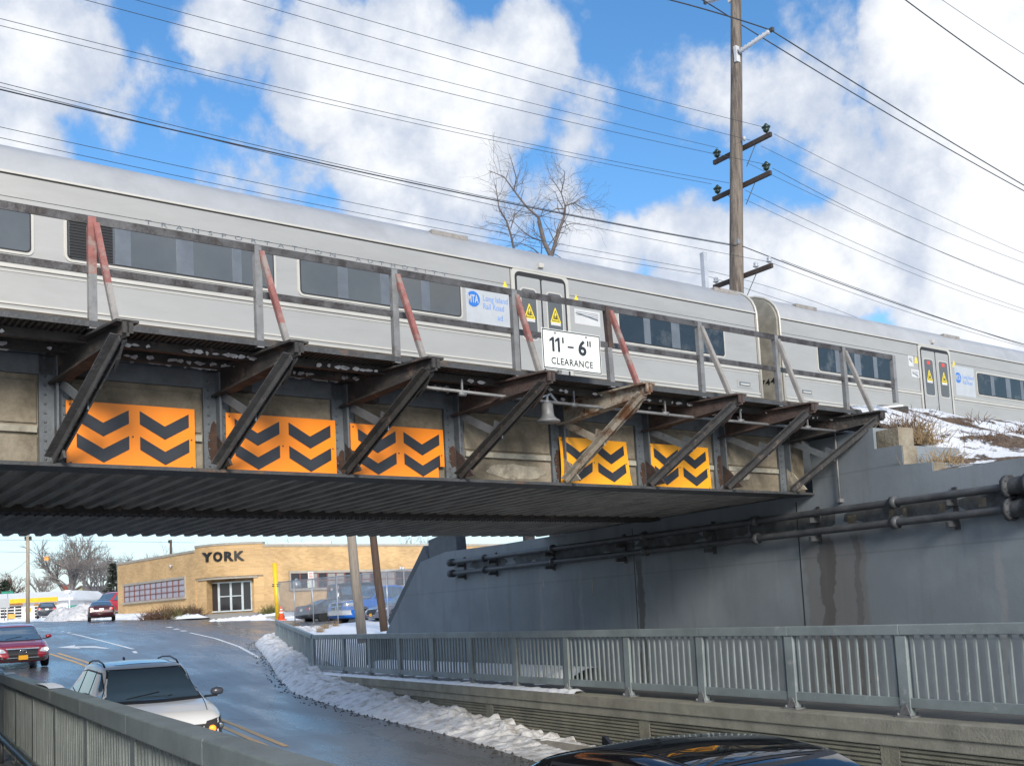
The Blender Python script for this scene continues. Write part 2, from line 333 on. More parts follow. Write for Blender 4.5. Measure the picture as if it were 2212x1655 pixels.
# ------------------------------------------------------------------ mesh builder
OFF = {}; FR = {}
def props(o, label=None, cat=None, group=None, kind=None):
    for k, v in (('label', label), ('category', cat), ('group', group), ('kind', kind)):
        if v: o[k] = v
    return o
def E(name, fr, base, label, cat, group=None):
    o = bpy.data.objects.new(name, None); C.objects.link(o); o.empty_display_size = .3
    o.location = W3(fr, base); o.rotation_euler[2] = ROT[fr] if isinstance(fr, str) else fr
    OFF[o.name] = Vector(base); return props(o, label, cat, group)
class MB:
    def __init__(s): s.v = []; s.f = []; s.mi = []; s.sm = []
    def add(s, vs, fs, mi=0, smooth=False):
        n = len(s.v); s.v += [Vector(v) for v in vs]
        for f in fs: s.f.append([i + n for i in f]); s.mi.append(mi); s.sm.append(smooth)
        return s
    def box(s, x0, x1, y0, y1, z0, z1, mi=0):
        if x0 > x1: x0, x1 = x1, x0
        if y0 > y1: y0, y1 = y1, y0
        if z0 > z1: z0, z1 = z1, z0
        return s.add([(x0, y0, z0), (x1, y0, z0), (x1, y1, z0), (x0, y1, z0), (x0, y0, z1), (x1, y0, z1), (x1, y1, z1), (x0, y1, z1)],
                     [(0, 3, 2, 1), (4, 5, 6, 7), (0, 1, 5, 4), (1, 2, 6, 5), (2, 3, 7, 6), (3, 0, 4, 7)], mi)
    def bar(s, p, q, w, h, side=None, mi=0, w2=None, h2=None):
        p, q = Vector(p), Vector(q); d = (q - p).normalized()
        sd = Vector(side) if side is not None else (Vector((0, 0, 1)) if abs(d.z) < .9 else Vector((1, 0, 0)))
        a = d.cross(sd).normalized(); b = a.cross(d).normalized()
        vs = []
        for c, ww, hh in ((p, w, h), (q, w2 or w, h2 or h)):
            for i, j in ((-1, -1), (1, -1), (1, 1), (-1, 1)): vs.append(c + a * (i * ww / 2) + b * (j * hh / 2))
        return s.add(vs, [(0, 1, 2, 3), (7, 6, 5, 4), (0, 4, 5, 1), (1, 5, 6, 2), (2, 6, 7, 3), (3, 7, 4, 0)], mi)
    def tube(s, pts, r, n=8, mi=0, cap=True):
        pts = [Vector(p) for p in pts]; rr = r if isinstance(r, (list, tuple)) else [r] * len(pts)
        base = len(s.v); vs = []; fs = []; a = None
        for i, p in enumerate(pts):
            d = pts[min(i + 1, len(pts) - 1)] - pts[max(i - 1, 0)]
            d = d.normalized() if d.length > 1e-6 else (pts[-1] - pts[0]).normalized()
            if a is None:
                a = d.cross(Vector((0, 0, 1)) if abs(d.z) < .9 else Vector((1, 0, 0))).normalized()
            a = (a - d * a.dot(d)).normalized(); b = d.cross(a)
            for k in range(n):
                g = 2 * pi * k / n; vs.append(p + a * (cos(g) * rr[i]) + b * (sin(g) * rr[i]))
        for i in range(len(pts) - 1):
            for k in range(n):
                k2 = (k + 1) % n; fs.append((i * n + k, i * n + k2, (i + 1) * n + k2, (i + 1) * n + k))
        if cap: fs.append(tuple(range(n - 1, -1, -1))); fs.append(tuple((len(pts) - 1) * n + k for k in range(n)))
        return s.add(vs, fs, mi, True)
    def lathe(s, c, prof, n=16, mi=0, axis=(0, 0, 1)):
        ax = Vector(axis).normalized(); c = Vector(c)
        return s.tube([c + ax * z for z, r in prof], [max(r, .0005) for z, r in prof], n, mi)
    def prism(s, pts, fn, a, b, mi=0):      # polygon (2D) pushed from a to b; fn(px,py,t) -> 3D
        n = len(pts); vs = [fn(x, y, a) for x, y in pts] + [fn(x, y, b) for x, y in pts]
        fs = [tuple(range(n)), tuple(range(2 * n - 1, n - 1, -1))] + [(i, i + n, (i + 1) % n + n, (i + 1) % n) for i in range(n)]
        return s.add(vs, fs, mi)
    def grid(s, fn, nu, nv, mi=0, smooth=True):
        vs = [fn(i / nu, j / nv) for j in range(nv + 1) for i in range(nu + 1)]
        fs = [(j * (nu + 1) + i, j * (nu + 1) + i + 1, (j + 1) * (nu + 1) + i + 1, (j + 1) * (nu + 1) + i) for j in range(nv) for i in range(nu)]
        return s.add(vs, fs, mi, smooth)
    def build(s, name, mats, parent=None, fr='W', base=None, bevel=0, fix=True):
        me = bpy.data.meshes.new(name)
        off = OFF[parent.name] if parent is not None else Vector(base if base is not None else (0, 0, 0))
        me.from_pydata([v - off for v in s.v], [], s.f)
        if not isinstance(mats, (list, tuple)): mats = [mats]
        for q in mats: me.materials.append(M[q] if isinstance(q, str) else q)
        me.polygons.foreach_set('material_index', s.mi); me.polygons.foreach_set('use_smooth', s.sm)
        if fix:
            bm = bmesh.new(); bm.from_mesh(me); bmesh.ops.recalc_face_normals(bm, faces=bm.faces)
            uv = bm.loops.layers.uv.new('UVMap')
            for f in bm.faces:
                n = f.normal
                if abs(n.z) < .7:
                    tx = Vector((-n.y, n.x, 0)).normalized()
                    for l in f.loops: l[uv].uv = (l.vert.co.dot(tx), l.vert.co.z)
                else:
                    for l in f.loops: l[uv].uv = (l.vert.co.x, l.vert.co.y)
            bm.to_mesh(me); bm.free()
        o = bpy.data.objects.new(name, me); C.objects.link(o)
        if parent is not None:
            o.parent = parent; OFF[o.name] = off
        else:
            o.location = W3(fr, off); o.rotation_euler[2] = ROT[fr] if isinstance(fr, str) else fr; OFF[o.name] = off
        if bevel:
            md = o.modifiers.new('b', 'BEVEL'); md.width = bevel; md.segments = 2; md.limit_method = 'ANGLE'
        return o
def lerp(a, b, k): return a + (b - a) * k
def interp(x, pts):
    if x <= pts[0][0]: return pts[0][1]
    for (a, p), (b, q) in zip(pts, pts[1:]):
        if x <= b: return lerp(p, q, (x - a) / (b - a))
    return pts[-1][1]
def sm(k): k = max(0, min(1, k)); return k * k * (3 - 2 * k)
def fbm(x, y, z=0., o=4): return mnoise.fractal(Vector((x, y, z)), .9, 2., o)

def text(mb, s, fn, h, width=None, space=1., bold=0., thick=.004, mi=0, align='LEFT'):
    """lettering as mesh: fn(x, y, t) maps text plane (t = lift off it) to the frame"""
    cu = bpy.data.curves.new('t', 'FONT'); cu.body = s; cu.space_character = space; cu.offset = bold; cu.resolution_u = 3
    ob = bpy.data.objects.new('t', cu); C.objects.link(ob)
    me = bpy.data.meshes.new_from_object(ob.evaluated_get(bpy.context.evaluated_depsgraph_get()))
    vs = [v.co.copy() for v in me.vertices]; fs = [tuple(p.vertices) for p in me.polygons]
    bpy.data.objects.remove(ob); bpy.data.curves.remove(cu); bpy.data.meshes.remove(me)
    x0 = min(v.x for v in vs); x1 = max(v.x for v in vs); cap = .70
    k = h / cap; kx = k if width is None else width / (x1 - x0)
    sh = 0 if align == 'LEFT' else (x1 - x0) * kx / 2
    mb.add([fn((v.x - x0) * kx - sh, v.y * k, thick) for v in vs], fs, mi)
    return mb

# ================================================================== ground, road, walls
def zroad0(u): return interp(u, [(-40, -2.2), (0, -2.5), (12, -2.48), (18, -2.33), (24, -2.08), (31, -1.70), (42, -1.05), (58, -.1), (74, .62), (98, 1.14), (125, 1.75), (300, 2.6), (900, 4)])
def zroad(u, o):
    k = 1 - sm((u - 24) / 22.)
    return zroad0(u) - .04 * max(-3, min(9, o - 4)) * k
def redge(u): return interp(u, [(-40, 9), (13, 9.1), (16, 9.5), (19, 9.8), (24, 9.6), (29, 9.6), (33, 10.4), (37, 11.4), (45, 13.2), (50, 16), (54, 23), (57, 28), (61.5, 28), (62.5, 20.3), (98, 10.6), (125, 1.5), (160, 0)])
def ledge(u): return interp(u, [(0, 1.7), (46, 1.7), (50, 0), (60, -12), (80, -50), (160, -70)])
def side(u):
    return interp(u, [(-60, -1.72), (32, -1.72), (38, -1.42), (45, -.98), (58, -.02), (74, .68), (98, 1.2), (125, 1.82), (300, 2.7), (900, 4)])
def zground(o, u):
    z = side(u)
    if u < 200 and ledge(u) - .2 < o < (11.4 if u < 32.2 else redge(u) + .3): z = zroad(u, o) - .12
    elif u > 30 and o > redge(u):
        z += .02 + .42 * sm((u - 33) / 5.) * sm((o - redge(u) - 1) / 2.) * (1 - sm((u - 54) / 8.)) * (1 - sm((o - 30) / 10)) + .05 * fbm(o * .4, u * .4)
    if u > 120: z += (abs(o) / 160.) ** 2 * .6
    return z
us = [-60, -40, -25, -15, -8, -4] + [i * 1.0 for i in range(-2, 130)] + [132, 138, 146, 156, 170, 190, 220, 270, 340, 450, 600, 900]
os_ = [-700, -400, -200, -120, -80, -50, -30, -20, -12, -6, -2, .5, 1.3, 1.5, 1.9] + [2.5 + .75 * i for i in range(0, 11)] + [10.85, 11.15, 11.25, 11.45, 12, 12.6, 13.2, 13.8] + [14.5 + .8 * i for i in range(40)] + [50, 60, 80, 120, 200, 400, 700]
mb = MB(); vs = [(o, u, zground(o, u)) for u in us for o in os_]; no = len(os_)
fs = [(j * no + i, j * no + i + 1, (j + 1) * no + i + 1, (j + 1) * no + i) for j in range(len(us) - 1) for i in range(no - 1)]
mb.add(vs, fs, 0, True)
mb.build('ground', 'snow', fr='R')['kind'] = 'structure'
mb = MB(); uu = [-38 + 1.0 * i for i in range(190)]
def rp(a, b):
    u = -38 + b * 190; l, r = ledge(u), redge(u); o = lerp(l, r, a); return (o, u, zroad(u, o))
mb.grid(rp, 14, 190)
road = mb.build('road', 'asphalt', fr='R'); road['kind'] = 'structure'
def strip(name, mt, pts, wd, dz=.006):      # painted line following the road surface
    mb = MB(); L = []
    for (a, b) in zip(pts, pts[1:]):
        n = max(1, int((Vector(b) - Vector(a)).length / 1.)); L += [Vector(a).lerp(Vector(b), k / n) for k in range(n)]
    L.append(Vector(pts[-1])); vs = []
    for i, p in enumerate(L):
        d = (L[min(i + 1, len(L) - 1)] - L[max(i - 1, 0)]).normalized(); q = Vector((-d.y, d.x)) * wd / 2
        for e in (p + q, p - q): vs.append((e.x, e.y, zroad(e.y, e.x) + dz))
    mb.add(vs, [(2 * i, 2 * i + 1, 2 * i + 3, 2 * i + 2) for i in range(len(L) - 1)])
    return mb.build(name, mt, road, fr='R')
OFF['road'] = Vector((0, 0, 0))
def gp(x, y, dz=0):           # pixel -> (o,u) on the road surface
    r = ray(x, y).normalized(); t_ = 6.
    while t_ < 300:
        P = r * t_; o, u = P.dot(NR), P.dot(DR)
        if P.z <= zroad(u, o) + dz: break
        t_ += .05
    return (o, u)
yl = [gp(545, 1598), gp(472, 1566), gp(225, 1455), gp(165, 1431), gp(107, 1412)]
a, b = Vector(yl[0]), Vector(yl[-1]); dd = (b - a).normalized(); dn = (Vector(yl[0]) - Vector(yl[1])).normalized(); yl = [a + dn * 1.2] + [Vector(q) for q in yl]
strip('centre_line', 'roadyellow', yl, .13); strip('centre_line', 'roadyellow', [q + Vector((.32, 0)) for q in yl], .13)
def sline(pxs, wd=.14): return strip('lane_line', 'roadwhite', [gp(*q) for q in pxs], wd)
sline([(154, 1369), (215, 1383), (288, 1402)], .15); sline([(289, 1406.5), (294, 1411)], .16)
sline([(133, 1364), (137, 1365)], .2); sline([(146, 1366), (151, 1367.3)], .2); sline([(91, 1362), (97, 1362.4)], .25)
sline([(410, 1366.5), (465, 1379), (517, 1397), (560, 1421)], .14)
sline([(362, 1354), (370, 1355.5)], .3); sline([(378, 1358), (385, 1359.5)], .3); sline([(393, 1362), (400, 1363.3)], .3)
ap = [(122, 1398.8), (163, 1393), (161, 1396), (205, 1395.5), (240, 1400.5), (228, 1401.2), (202, 1399.2), (168, 1398.7), (175, 1401.0)]
pts = [gp(*q) for q in ap]; mb = MB(); mb.add([(o, u, zroad(u, o) + .006) for o, u in pts], [(0, 1, 2, 7, 8), (2, 3, 6, 7), (3, 4, 5, 6)])
mb.build('turn_arrow', 'roadwhite', road)

# pavements
for nm, o0, o1 in (('sidewalk_left', -1.2, 1.42), ('sidewalk_right', 11.62, 13.58)):
    mb = MB()
    for i in range(-20, 46 if nm == 'sidewalk_left' else 32):
        mb.box(o0, o1, i + .008, i + .992, -1.9, -1.665 + (0 if i < 32 else .16 * (i - 31)) )
    mb.build(nm, 'walk', fr='R', bevel=.01)['kind'] = 'structure'
mb = MB()
def cw(a, b):
    u = 33 + 21 * b; c = interp(u, [(33, 11.0), (45, 13.9), (54, 19)]); return (c + a * 1.4, u, side(u) + .12)
mb.grid(cw, 2, 22); mb.build('sidewalk_beyond', 'concwalk', fr='R')['kind'] = 'structure'

# retaining walls of the cutting
def retaining(name, label, o_face, o_back, u0, u1, sgn, joints):
    r = E(name, 'R', (o_face, u0, -2.9), label, 'wall'); mb = MB(); n = int((u1 - u0) / .5)
    js = [u0] + joints + [u1]
    for a, b in zip(js, js[1:]):
        mb.box(o_face + sgn * .03, o_back, a, b, -3.1, -1.86)
        z = -3.0
        while z < -2.02:
            mb.box(o_face, o_face + sgn * .05, a + .16, b - .16, z, z + .034); z += .062
        mb.box(o_face - sgn * .005, o_face + sgn * .05, a + .003, a + .15, -3.09, -1.87); mb.box(o_face - sgn * .005, o_face + sgn * .05, b - .15, b - .003, -3.09, -1.87)
    mb.build('wall_panel', 'retain', r)
    mb = MB(); mb.box(o_face - sgn * .06, o_back + sgn * .06, u0, u1, -1.86, -1.66); mb.box(o_face - sgn * .03, o_face + sgn * .03, u0, u1, -2.02, -1.86)
    mb.build('wall_cap', 'retaincap', r, bevel=.015); return r
retaining('retaining_wall', 'ribbed olive concrete wall holding up the footpath beyond the road, snow piled along it', 11.25, 11.56, -20, 32.3, 1, [-12, -5, 2.2, 9.6, 14.9, 20.5, 26])
retaining('retaining_wall', 'ribbed concrete wall under the near railing, road side', 1.72, 1.38, -20, 44, -1, [-10, 0, 10, 20, 30])
mb = MB(); mb.box(10.55, 10.72, -20, 31.5, -3.0, -2.5)
mb.build('kerb', 'kerb', fr='R')['kind'] = 'structure'

# railings -------------------------------------------------------------
def railing(name, label, mt, path, ztop, height, us_posts, wdir, thick=.12, rib=.155, foot=True, ribw=.032):
    """path(u) -> (o, z offset); posts at us_posts, ribbed infill panel between them"""
    r = E(name, 'R', (path(us_posts[0])[0], us_posts[0], ztop - height), label, 'railing')
    P = lambda u, z, d=0.: Vector((path(u)[0] + d, u, z + path(u)[1]))
    mb = MB(); mb2 = MB()
    for a, b in zip(us_posts, us_posts[1:]):
        mb.bar(P(a, ztop - .07), P(b, ztop - .07), thick, .14, (0, 0, 1)); mb2.bar(P(a, ztop - height + .19), P(b, ztop - height + .19), thick * .6, .13, (0, 0, 1))
    mb.build('top_rail', mt, r, bevel=.012); mb2.build('bottom_rail', mt, r, bevel=.006)
    for i, a in enumerate(us_posts):
        mb = MB(); mb.bar(P(a, ztop - height + .02), P(a, ztop - .14), .10, .17, (1, 0, 0) if False else (0, 1, 0), w2=.09)
        mb.build('post', mt, r, bevel=.008)
        if foot:
            mb = MB(); c = P(a, ztop - height + .01)
            mb.box(c.x - .11, c.x + .11, c.y - .13, c.y + .13, c.z - .02, c.z + .012)
            for i_, j_ in ((-1, -1), (1, -1), (-1, 1), (1, 1)): mb.lathe((c.x + i_ * .08, c.y + j_ * .10, c.z), [(0, .018), (.045, .018), (.05, .004)], 6)
            mb.prism([(-.10, 0), (.10, 0), (.03, .16), (-.03, .16)], lambda x, y, t: Vector((c.x + t, c.y + x, c.z + y)), -.07, -.055)
            mb.build('post_foot', 'galv', r)
    for a, b in zip(us_posts, us_posts[1:]):
        n = max(2, int(round((b - a) / rib))); mb = MB()
        for k in range(1, n):
            u = a + (b - a) * k / n; mb.bar(P(u + random.gauss(0, .006), ztop - height + .24, random.gauss(0, .004)), P(u + random.gauss(0, .005), ztop - .13), ribw, .036, (0, 1, 0))
        mb.build('baluster_panel', mt, r)
    return r
ps = [9.46 + 2.04 * k for k in range(-12, 12)] ; ps = [u for u in ps if -8 < u < 31.6] + [32.55]
railing('railing', 'long grey-green steel railing along the footpath in front of the grey abutment wall', 'railing', lambda u: (11.5, 0 if u < 32 else 0), -.44, 1.22, ps, 0)
a_, b_ = (11.5, 32.6), (14.2, 45.0)
railing('railing', 'short railing run that climbs away from the bend toward the yellow post', 'railing',
        lambda u: (lerp(a_[0], b_[0], (u - a_[1]) / (b_[1] - a_[1])), .60 * ((u - a_[1]) / (b_[1] - a_[1]))), -.44, 1.20, [32.75 + 1.72 * k for k in range(8)], 0)
psn = [-7.0 + 2.05 * k for k in range(26)]
railing('railing', 'near railing at the bottom left, flat-topped, passing in front of the white car', 'railnear', lambda u: (1.365, 0), -.55, 1.15, psn, 0, thick=.17, rib=.115, ribw=.062)
for u0, u1 in ((19.0, 20.6), (16.9, 17.5), (11.6, 12.9)):
    mb = MB(); mb.grid(lambda a, b: (1.29 + .15 * a, lerp(u0, u1, b), -.545 + .018 * (1 - abs(2 * b - 1) ** 4)), 2, 6)
    props(mb.build('snow_strip', 'snow', fr='R', base=(1.365, u0, -.55)), 'thin strip of snow lying on the near railing top, the %s one' % {19.0: 'farthest', 16.9: 'middle', 11.6: 'nearest'}[u0], 'snow', 'snow strips on the near railing')

# snow bank thrown up against the retaining wall ------------------------------
def bank(a, b):
    u = lerp(15.2, 33.5, b); r0 = redge(u) + .02; r1 = 11.24
    o = lerp(r0, r1, a); zr = zroad(u, o)
    H = interp(u, [(15.2, .02), (16.5, .07), (18, .13), (20, .19), (24, .24), (28, .28), (33.5, .34)])
    pr = min(1, a * 1.9) ** .8
    spk = max(0, fbm(u * 3.2, a * 1.2, 3)) * (.55 if a > .6 else .2) * (1 if 17 < u < 27 else .3) * sm((u - 15.5) / 2)
    z = zr - .03 + H * pr * (1 + .3 * fbm(u * .8, a * 2, 1)) + .055 * fbm(u * 3, a * 4, 7, 6) * min(1, a * 4) + .35 * spk * (a > .05)
    return (o - .07 * abs(fbm(u * 3, 2, 2)) * (a < .1), u, max(z, zr - .03))
mb = MB(); mb.grid(bank, 46, 520); props(mb.build('snow_bank', 'snowrubble', fr='R'), 'ridge of icy grey ploughed snow against the foot of the ribbed wall', 'snow', kind='stuff')
def bank2(a, b):
    u = lerp(32.4, 53., b); r0 = redge(u) + .02; o = r0 + a * 1.9; zr = zroad(u, min(o, redge(u)))
    zr2 = .35 * (1 - sm((u - 32.4) / 1.6)); e = sin(pi * min(1, a * 1.1)) ** .7 if a < .9 else .0
    z = zr - .02 + .40 * sin(pi * min(1, a)) ** .6 * (1 + .35 * fbm(u, a * 2, 5)) * (1 - sm((u - 49) / 4)) + .1 * fbm(u * 3, a * 5, 7, 5) * e + (side(u) - zr) * a - zr2
    return (o, u, z)
mb = MB(); mb.grid(bank2, 30, 360); props(mb.build('snow_bank', 'snowrubble', fr='R'), 'bright ploughed snow heap curving along the kerb outside the short railing', 'snow', kind='stuff')
mb = MB(); mb.grid(lambda a, b: (10.9 + 1.5 * a, 31.6 + 1.6 * b, zroad(32, 10.5) - .1 + .52 * (sin(pi * a) * sin(pi * b)) ** .5 + .05 * fbm(a * 9, b * 9)), 24, 24); props(mb.build('snow_heap', 'snowrubble', fr='R', base=(11.6, 32.4, -1.7)), 'small snow heap at the end of the ribbed wall where the railing bends', 'snow')
# litter of dark slush clods at the foot
mb = MB()
for k in range(620):
    u = random.uniform(13, 52); o = redge(u) + random.gauss(-.05, .12) - abs(random.gauss(0, .12)); s = random.uniform(.012, .05); z = zroad(u, o)
    vs = [(o + s * cos(q) * random.uniform(.7, 1.3), u + s * sin(q) * random.uniform(.7, 1.5), z - .01) for q in (0, 1.3, 2.5, 3.8, 5.)]
    mb.add(vs + [(o, u, z + s * random.uniform(.5, 1.))], [(i, (i + 1) % 5, 5) for i in range(5)])
props(mb.build('slush_litter', 'grit', fr='R'), 'dark clods and grit scattered along the edge of the road', 'grit', kind='stuff')

# snow edge on pavement and cap behind the railing
mb = MB()
mb.grid(lambda a, b: (12.2 + 1.36 * a + .25 * (1 - a) * fbm(b * 30, 1), lerp(19.5, 31.5, b), -1.67 + .32 * sm((a - .1 + .35 * fbm(b * 22, 2)) * 1.3) * sm(a * 6)), 14, 120)
props(mb.build('pavement_snow', 'snow', fr='R'), 'clean snow drifted on the footpath at the foot of the abutment wall', 'snow', kind='stuff')
mb = MB()
mb.grid(lambda a, b: (11.2 + .26 * a + .05 * fbm(b * 80, a) * (a < .5), lerp(17, 32.4, b), -1.655 + .05 * sm(min(a, 1 - a) * 5) * (1 + fbm(b * 60, 1))), 6, 200)
props(mb.build('cap_snow', 'snow', fr='R'), 'line of snow lying on the cap of the far retaining wall', 'snow', kind='stuff')
# left pavement slush
mb = MB(); mb.grid(lambda a, b: (-1.1 + 1.7 * a, lerp(1.5, 22, b), -1.67 + .16 * max(0, fbm(a * 6, b * 26, 4) + .25) * sin(pi * a)), 40, 220)
props(mb.build('pavement_slush', 'snowdirty', fr='R'), 'grey slush on the near footpath beside the railing', 'slush', kind='stuff')
mb = MB(); mb.tube([(1.15, 0, -1.35), (1.15, 16, -1.35)], .035, 8)
rr = E('handrail_pipe', 'R', (1.15, 0, -1.66), 'low wet pipe running along the foot of the near railing', 'pipe'); mb.build('pipe_run', 'pipe', rr)
for k in range(6):
    mb = MB(); mb.tube([(1.15, .6 + 3 * k, -1.66), (1.15, .6 + 3 * k, -1.36)], .025, 6); mb.build('pipe_leg', 'pipe', rr)

# abutment wall (right) ---------------------------------------------------
W0 = 13.6
ab = E('abutment_wall', 'R', (W0, -14, -1.7), 'large smooth grey-blue painted abutment wall at the right, carrying the bridge end', 'wall')
prof = [(-30, -1.75), (-30, 1.0), (4, 1.66), (8.85, 1.78), (10.36, 1.80), (10.36, 1.94), (10.89, 1.98), (10.89, 2.29), (11.42, 2.31), (11.42, 2.66), (12.8, 2.66), (12.8, 1.756), (23.6, 1.756), (27.0, 1.80), (28.7, 1.62), (31.5, -.47), (31.6, -1.75)]
lo = [(-30, -2.4), (32.3, -2.4)]
pp = [(-30, -2.6)] + prof[1:-1] + [(31.5, -2.6)]
mb = MB(); mb.prism(pp, lambda x, y, t: Vector((W0 + t, x, y)), 0, 1.4); mb.build('wall_face', 'wall', ab)
mb = MB()
for (a, b) in (((26.9, 1.83), (28.75, 1.64)), ((28.75, 1.64), (31.75, -.62))):
    mb.bar((W0 + .5, a[0], a[1]), (W0 + .5, b[0], b[1]), .34, 1.3, (0, 0, 1))
mb.box(W0 - .3, W0 + 1.2, 31.3, 32.6, -1.7, -.62)
mb.build('coping', 'coping', ab, bevel=.03)
mb = MB()
mb.box(W0 + .06, W0 + .42, 10.98, 11.41, 2.29, 2.60); mb.box(W0 + .01, W0 + .30, 10.35, 10.362, 1.80, 1.935); mb.box(W0 + .01, W0 + .34, 10.875, 10.892, 1.98, 2.285)
mb.build('step_block', 'concrete_old', ab, bevel=.01)
mb = MB()         # recessed expansion joints and pilaster edge
for u in (18.0, 13.2): mb.box(W0 - .004, W0 + .02, u, u + .02, -1.7, 1.65)
mb.build('expansion_joint', 'gasket', ab)
for u, z, h in ((19.6, .3, .35), (20.1, .5, .2), (24.8, .75, .25), (21.7, .55, .18)):
    mb = MB(); mb.prism([(u, z), (u + .06, z), (u + .05, z + h), (u + .015, z + h)], lambda x, y, t: Vector((W0 - t, x, y)), -.02, .003); mb.build('lime_streak', 'white_patch', ab)
# pipes on the wall
def wallpipe(lab, za, zb, o):
    p = E('wall_pipe', 'R', (o, 8, za), lab, 'pipe', 'twin pipes on the abutment wall')
    pts = [(o, u, lerp(za, zb, (u - 3) / (26.3 - 3))) for u in (-6, 3, 8, 12.5, 18, 23, 26.3)]
    mb = MB(); mb.tube(pts, .060, 12); mb.build('pipe_run', 'pipe', p)
    for u in (11.0, 14.1, 17.4, 21, 24.4):
        mb = MB(); z = lerp(za, zb, (u - 3) / 23.3); mb.tube([(o, u - .05, z), (o, u + .05, z)], .10, 12); mb.build('pipe_collar', 'pipe', p)
    z = lerp(za, zb, 6 / 23.3); mb = MB()
    mb.lathe((o, 8.86, z), [(-.20, .10), (-.2, .17), (-.13, .17), (-.13, .12), (-.02, .135), (.1, .12), (.13, .12), (.13, .17), (.2, .17), (.2, .1)], 14, axis=(0, 1, 0))
    for q in range(8):
        for uu_ in (8.86 - .165, 8.86 + .165):
            mb.lathe((o + .15 * cos(q * pi / 4 + .2), uu_ - .05, z + .15 * sin(q * pi / 4 + .2)), [(0, .016), (.1, .016)], 5, axis=(0, 1, 0))
    mb.build('pipe_coupling', 'steel', p)
    z = lerp(za, zb, 1.); mb = MB(); mb.tube([(o, 26.25, z), (o, 26.45, z)], .11, 10); mb.build('pipe_end', 'steel', p)
    for u in (10, 12.7, 15.4, 18.3, 21.2, 24, 25.8):
        mb = MB(); z = lerp(za, zb, (u - 3) / 23.3); mb.box(o - .11, W0 - .002, u - .03, u + .03, z - .16, z - .08); mb.box(W0 - .03, W0 - .004, u - .04, u + .04, z - .2, z + .12); mb.build('pipe_bracket', 'steel', p)
wallpipe('upper of the two grey pipes along the abutment wall', 1.36, 1.45, W0 - .15)
wallpipe('lower of the two grey pipes along the abutment wall', 1.04, 1.14, W0 - .15)
mb = MB(); cp = RP(1815, 1085, W0 - .05); c2 = RP(1808, 950, W0 - .05)
mb.tube([(W0 - .05, cp[1], cp[2]), (W0 - .05, cp[1], 2.75)], .018, 6); mb.box(W0 - .09, W0 - .002, cp[1] - .03, cp[1] + .03, cp[2] + .0, cp[2] + .06)
props(mb.build('thin_conduit', 'galv', fr='R', base=(W0, cp[1], cp[2])), 'thin vertical grey conduit above the wall pipes', 'conduit')
for k in range(16):
    u0 = 8.5 + k * 1.1 + random.uniform(-.3, .3); pts = []
    for q in range(14):
        a = 2 * pi * q / 14; pts.append((u0 + .62 * cos(a) * (1 + .3 * fbm(q * .9, k)), 1.25 + .035 * k / 10 + .16 * sin(a) * (1 + .5 * fbm(q * .7, k + 9)) + .05 * cos(3 * a + k)))
    mb = MB(); mb.prism(pts, lambda x, y, t: Vector((W0 - t, x, y)), -.02, .0012 + .0001 * k); mb.build('soot_patch', 'soot', ab)
for u in (10.2, 10.9, 11.15, 11.9, 9.5):
    mb = MB(); mb.box(W0 - .003, W0 + .01, u, u + random.uniform(.06, .2), 1.16, 1.29)
    mb.build('bare_patch', 'concrete_old', ab)
mb = MB(); mb.box(-2.2, -.8, 8, 26, -2.5, 1.7); props(mb.build('abutment_wall', 'wall', fr='R', base=(-.8, 12, -2.5)), 'near side abutment wall carrying the other end of the bridge', 'wall')

# embankment ---------------------------------------------------------------
def zemb(o, u):
    s = D1.dot(NR * o + DR * u); p = N1.dot(NR * o + DR * u)
    wt = interp(u, [(-30, .98), (4, 1.64), (8.85, 1.76), (10.36, 1.80), (10.9, 1.95), (11.4, 2.28), (11.6, 2.6), (12.5, 3.2), (16, 3.5)])
    k = sm((o - W0 - .6) / 2.5)
    z = wt + (o - W0) * .10 * (1 - k)
    hi = 1.75 + .43 * (p - 7.4) + .10 * fbm(o * .5, u * .5); hi = min(hi, 3.62 + .04 * fbm(o, u))
    hi = max(hi, .9 + .1 * p)
    z = lerp(z, max(hi, wt), k) + .05 * fbm(o * 2, u * 2, 3)
    return z
mb = MB(); ng, mg = 130, 110
def eg(a, b):
    o = W0 + .75 + 45 * a ** 1.7; u = lerp(-30, 25, b) if b < .3 else lerp(-30, 25, b); return (o, u, zemb(o, u))
mb.grid(eg, ng, mg)
props(mb.build('embankment', 'bank', fr='R'), None, None, kind='structure')
mb = MB(); mb.grid(lambda a, b: (W0 + .05 + .75 * a, lerp(-30, 11.3, b), lerp(zemb(W0 + .02, lerp(-30, 11.3, b)) - .02 + .04 * a, zemb(W0 + .8, lerp(-30, 11.3, b)), a)), 4, 110)
props(mb.build('embankment_edge', 'bank', fr='R'), None, None, kind='structure')
mb = MB(); mb.prism([(4, -2.4), (8.5, 3.2), (22, 3.2), (27, -2.4)], lambda x, y, t: Vector((t, x, y)), -60, -2.2); mb.build('embankment_beyond', 'bank', fr='B')['kind'] = 'structure'
def bush(name, fr, base, label, cat, mt, n, r, h, group=None, wd=.006, seed=1, up=.5, blades=3):
    rnd = random.Random(seed); mb = MB(); b = Vector(base)
    for k in range(n):
        p = b + Vector((rnd.gauss(0, r * .4), rnd.gauss(0, r * .4), 0)); d = Vector((rnd.gauss(0, 1), rnd.gauss(0, 1), abs(rnd.gauss(0, 1)) + up)).normalized()
        L = h * rnd.uniform(.4, 1.1); q = p + d * L * .55; e = q + (d + Vector((rnd.gauss(0, .5), rnd.gauss(0, .5), rnd.gauss(-.1, .4)))).normalized() * L * .5
        mb.tube([p, q, e], [wd, wd * .7, wd * .3], blades, cap=False)
    return props(mb.build(name, mt, fr=fr, base=base), label, cat, group)
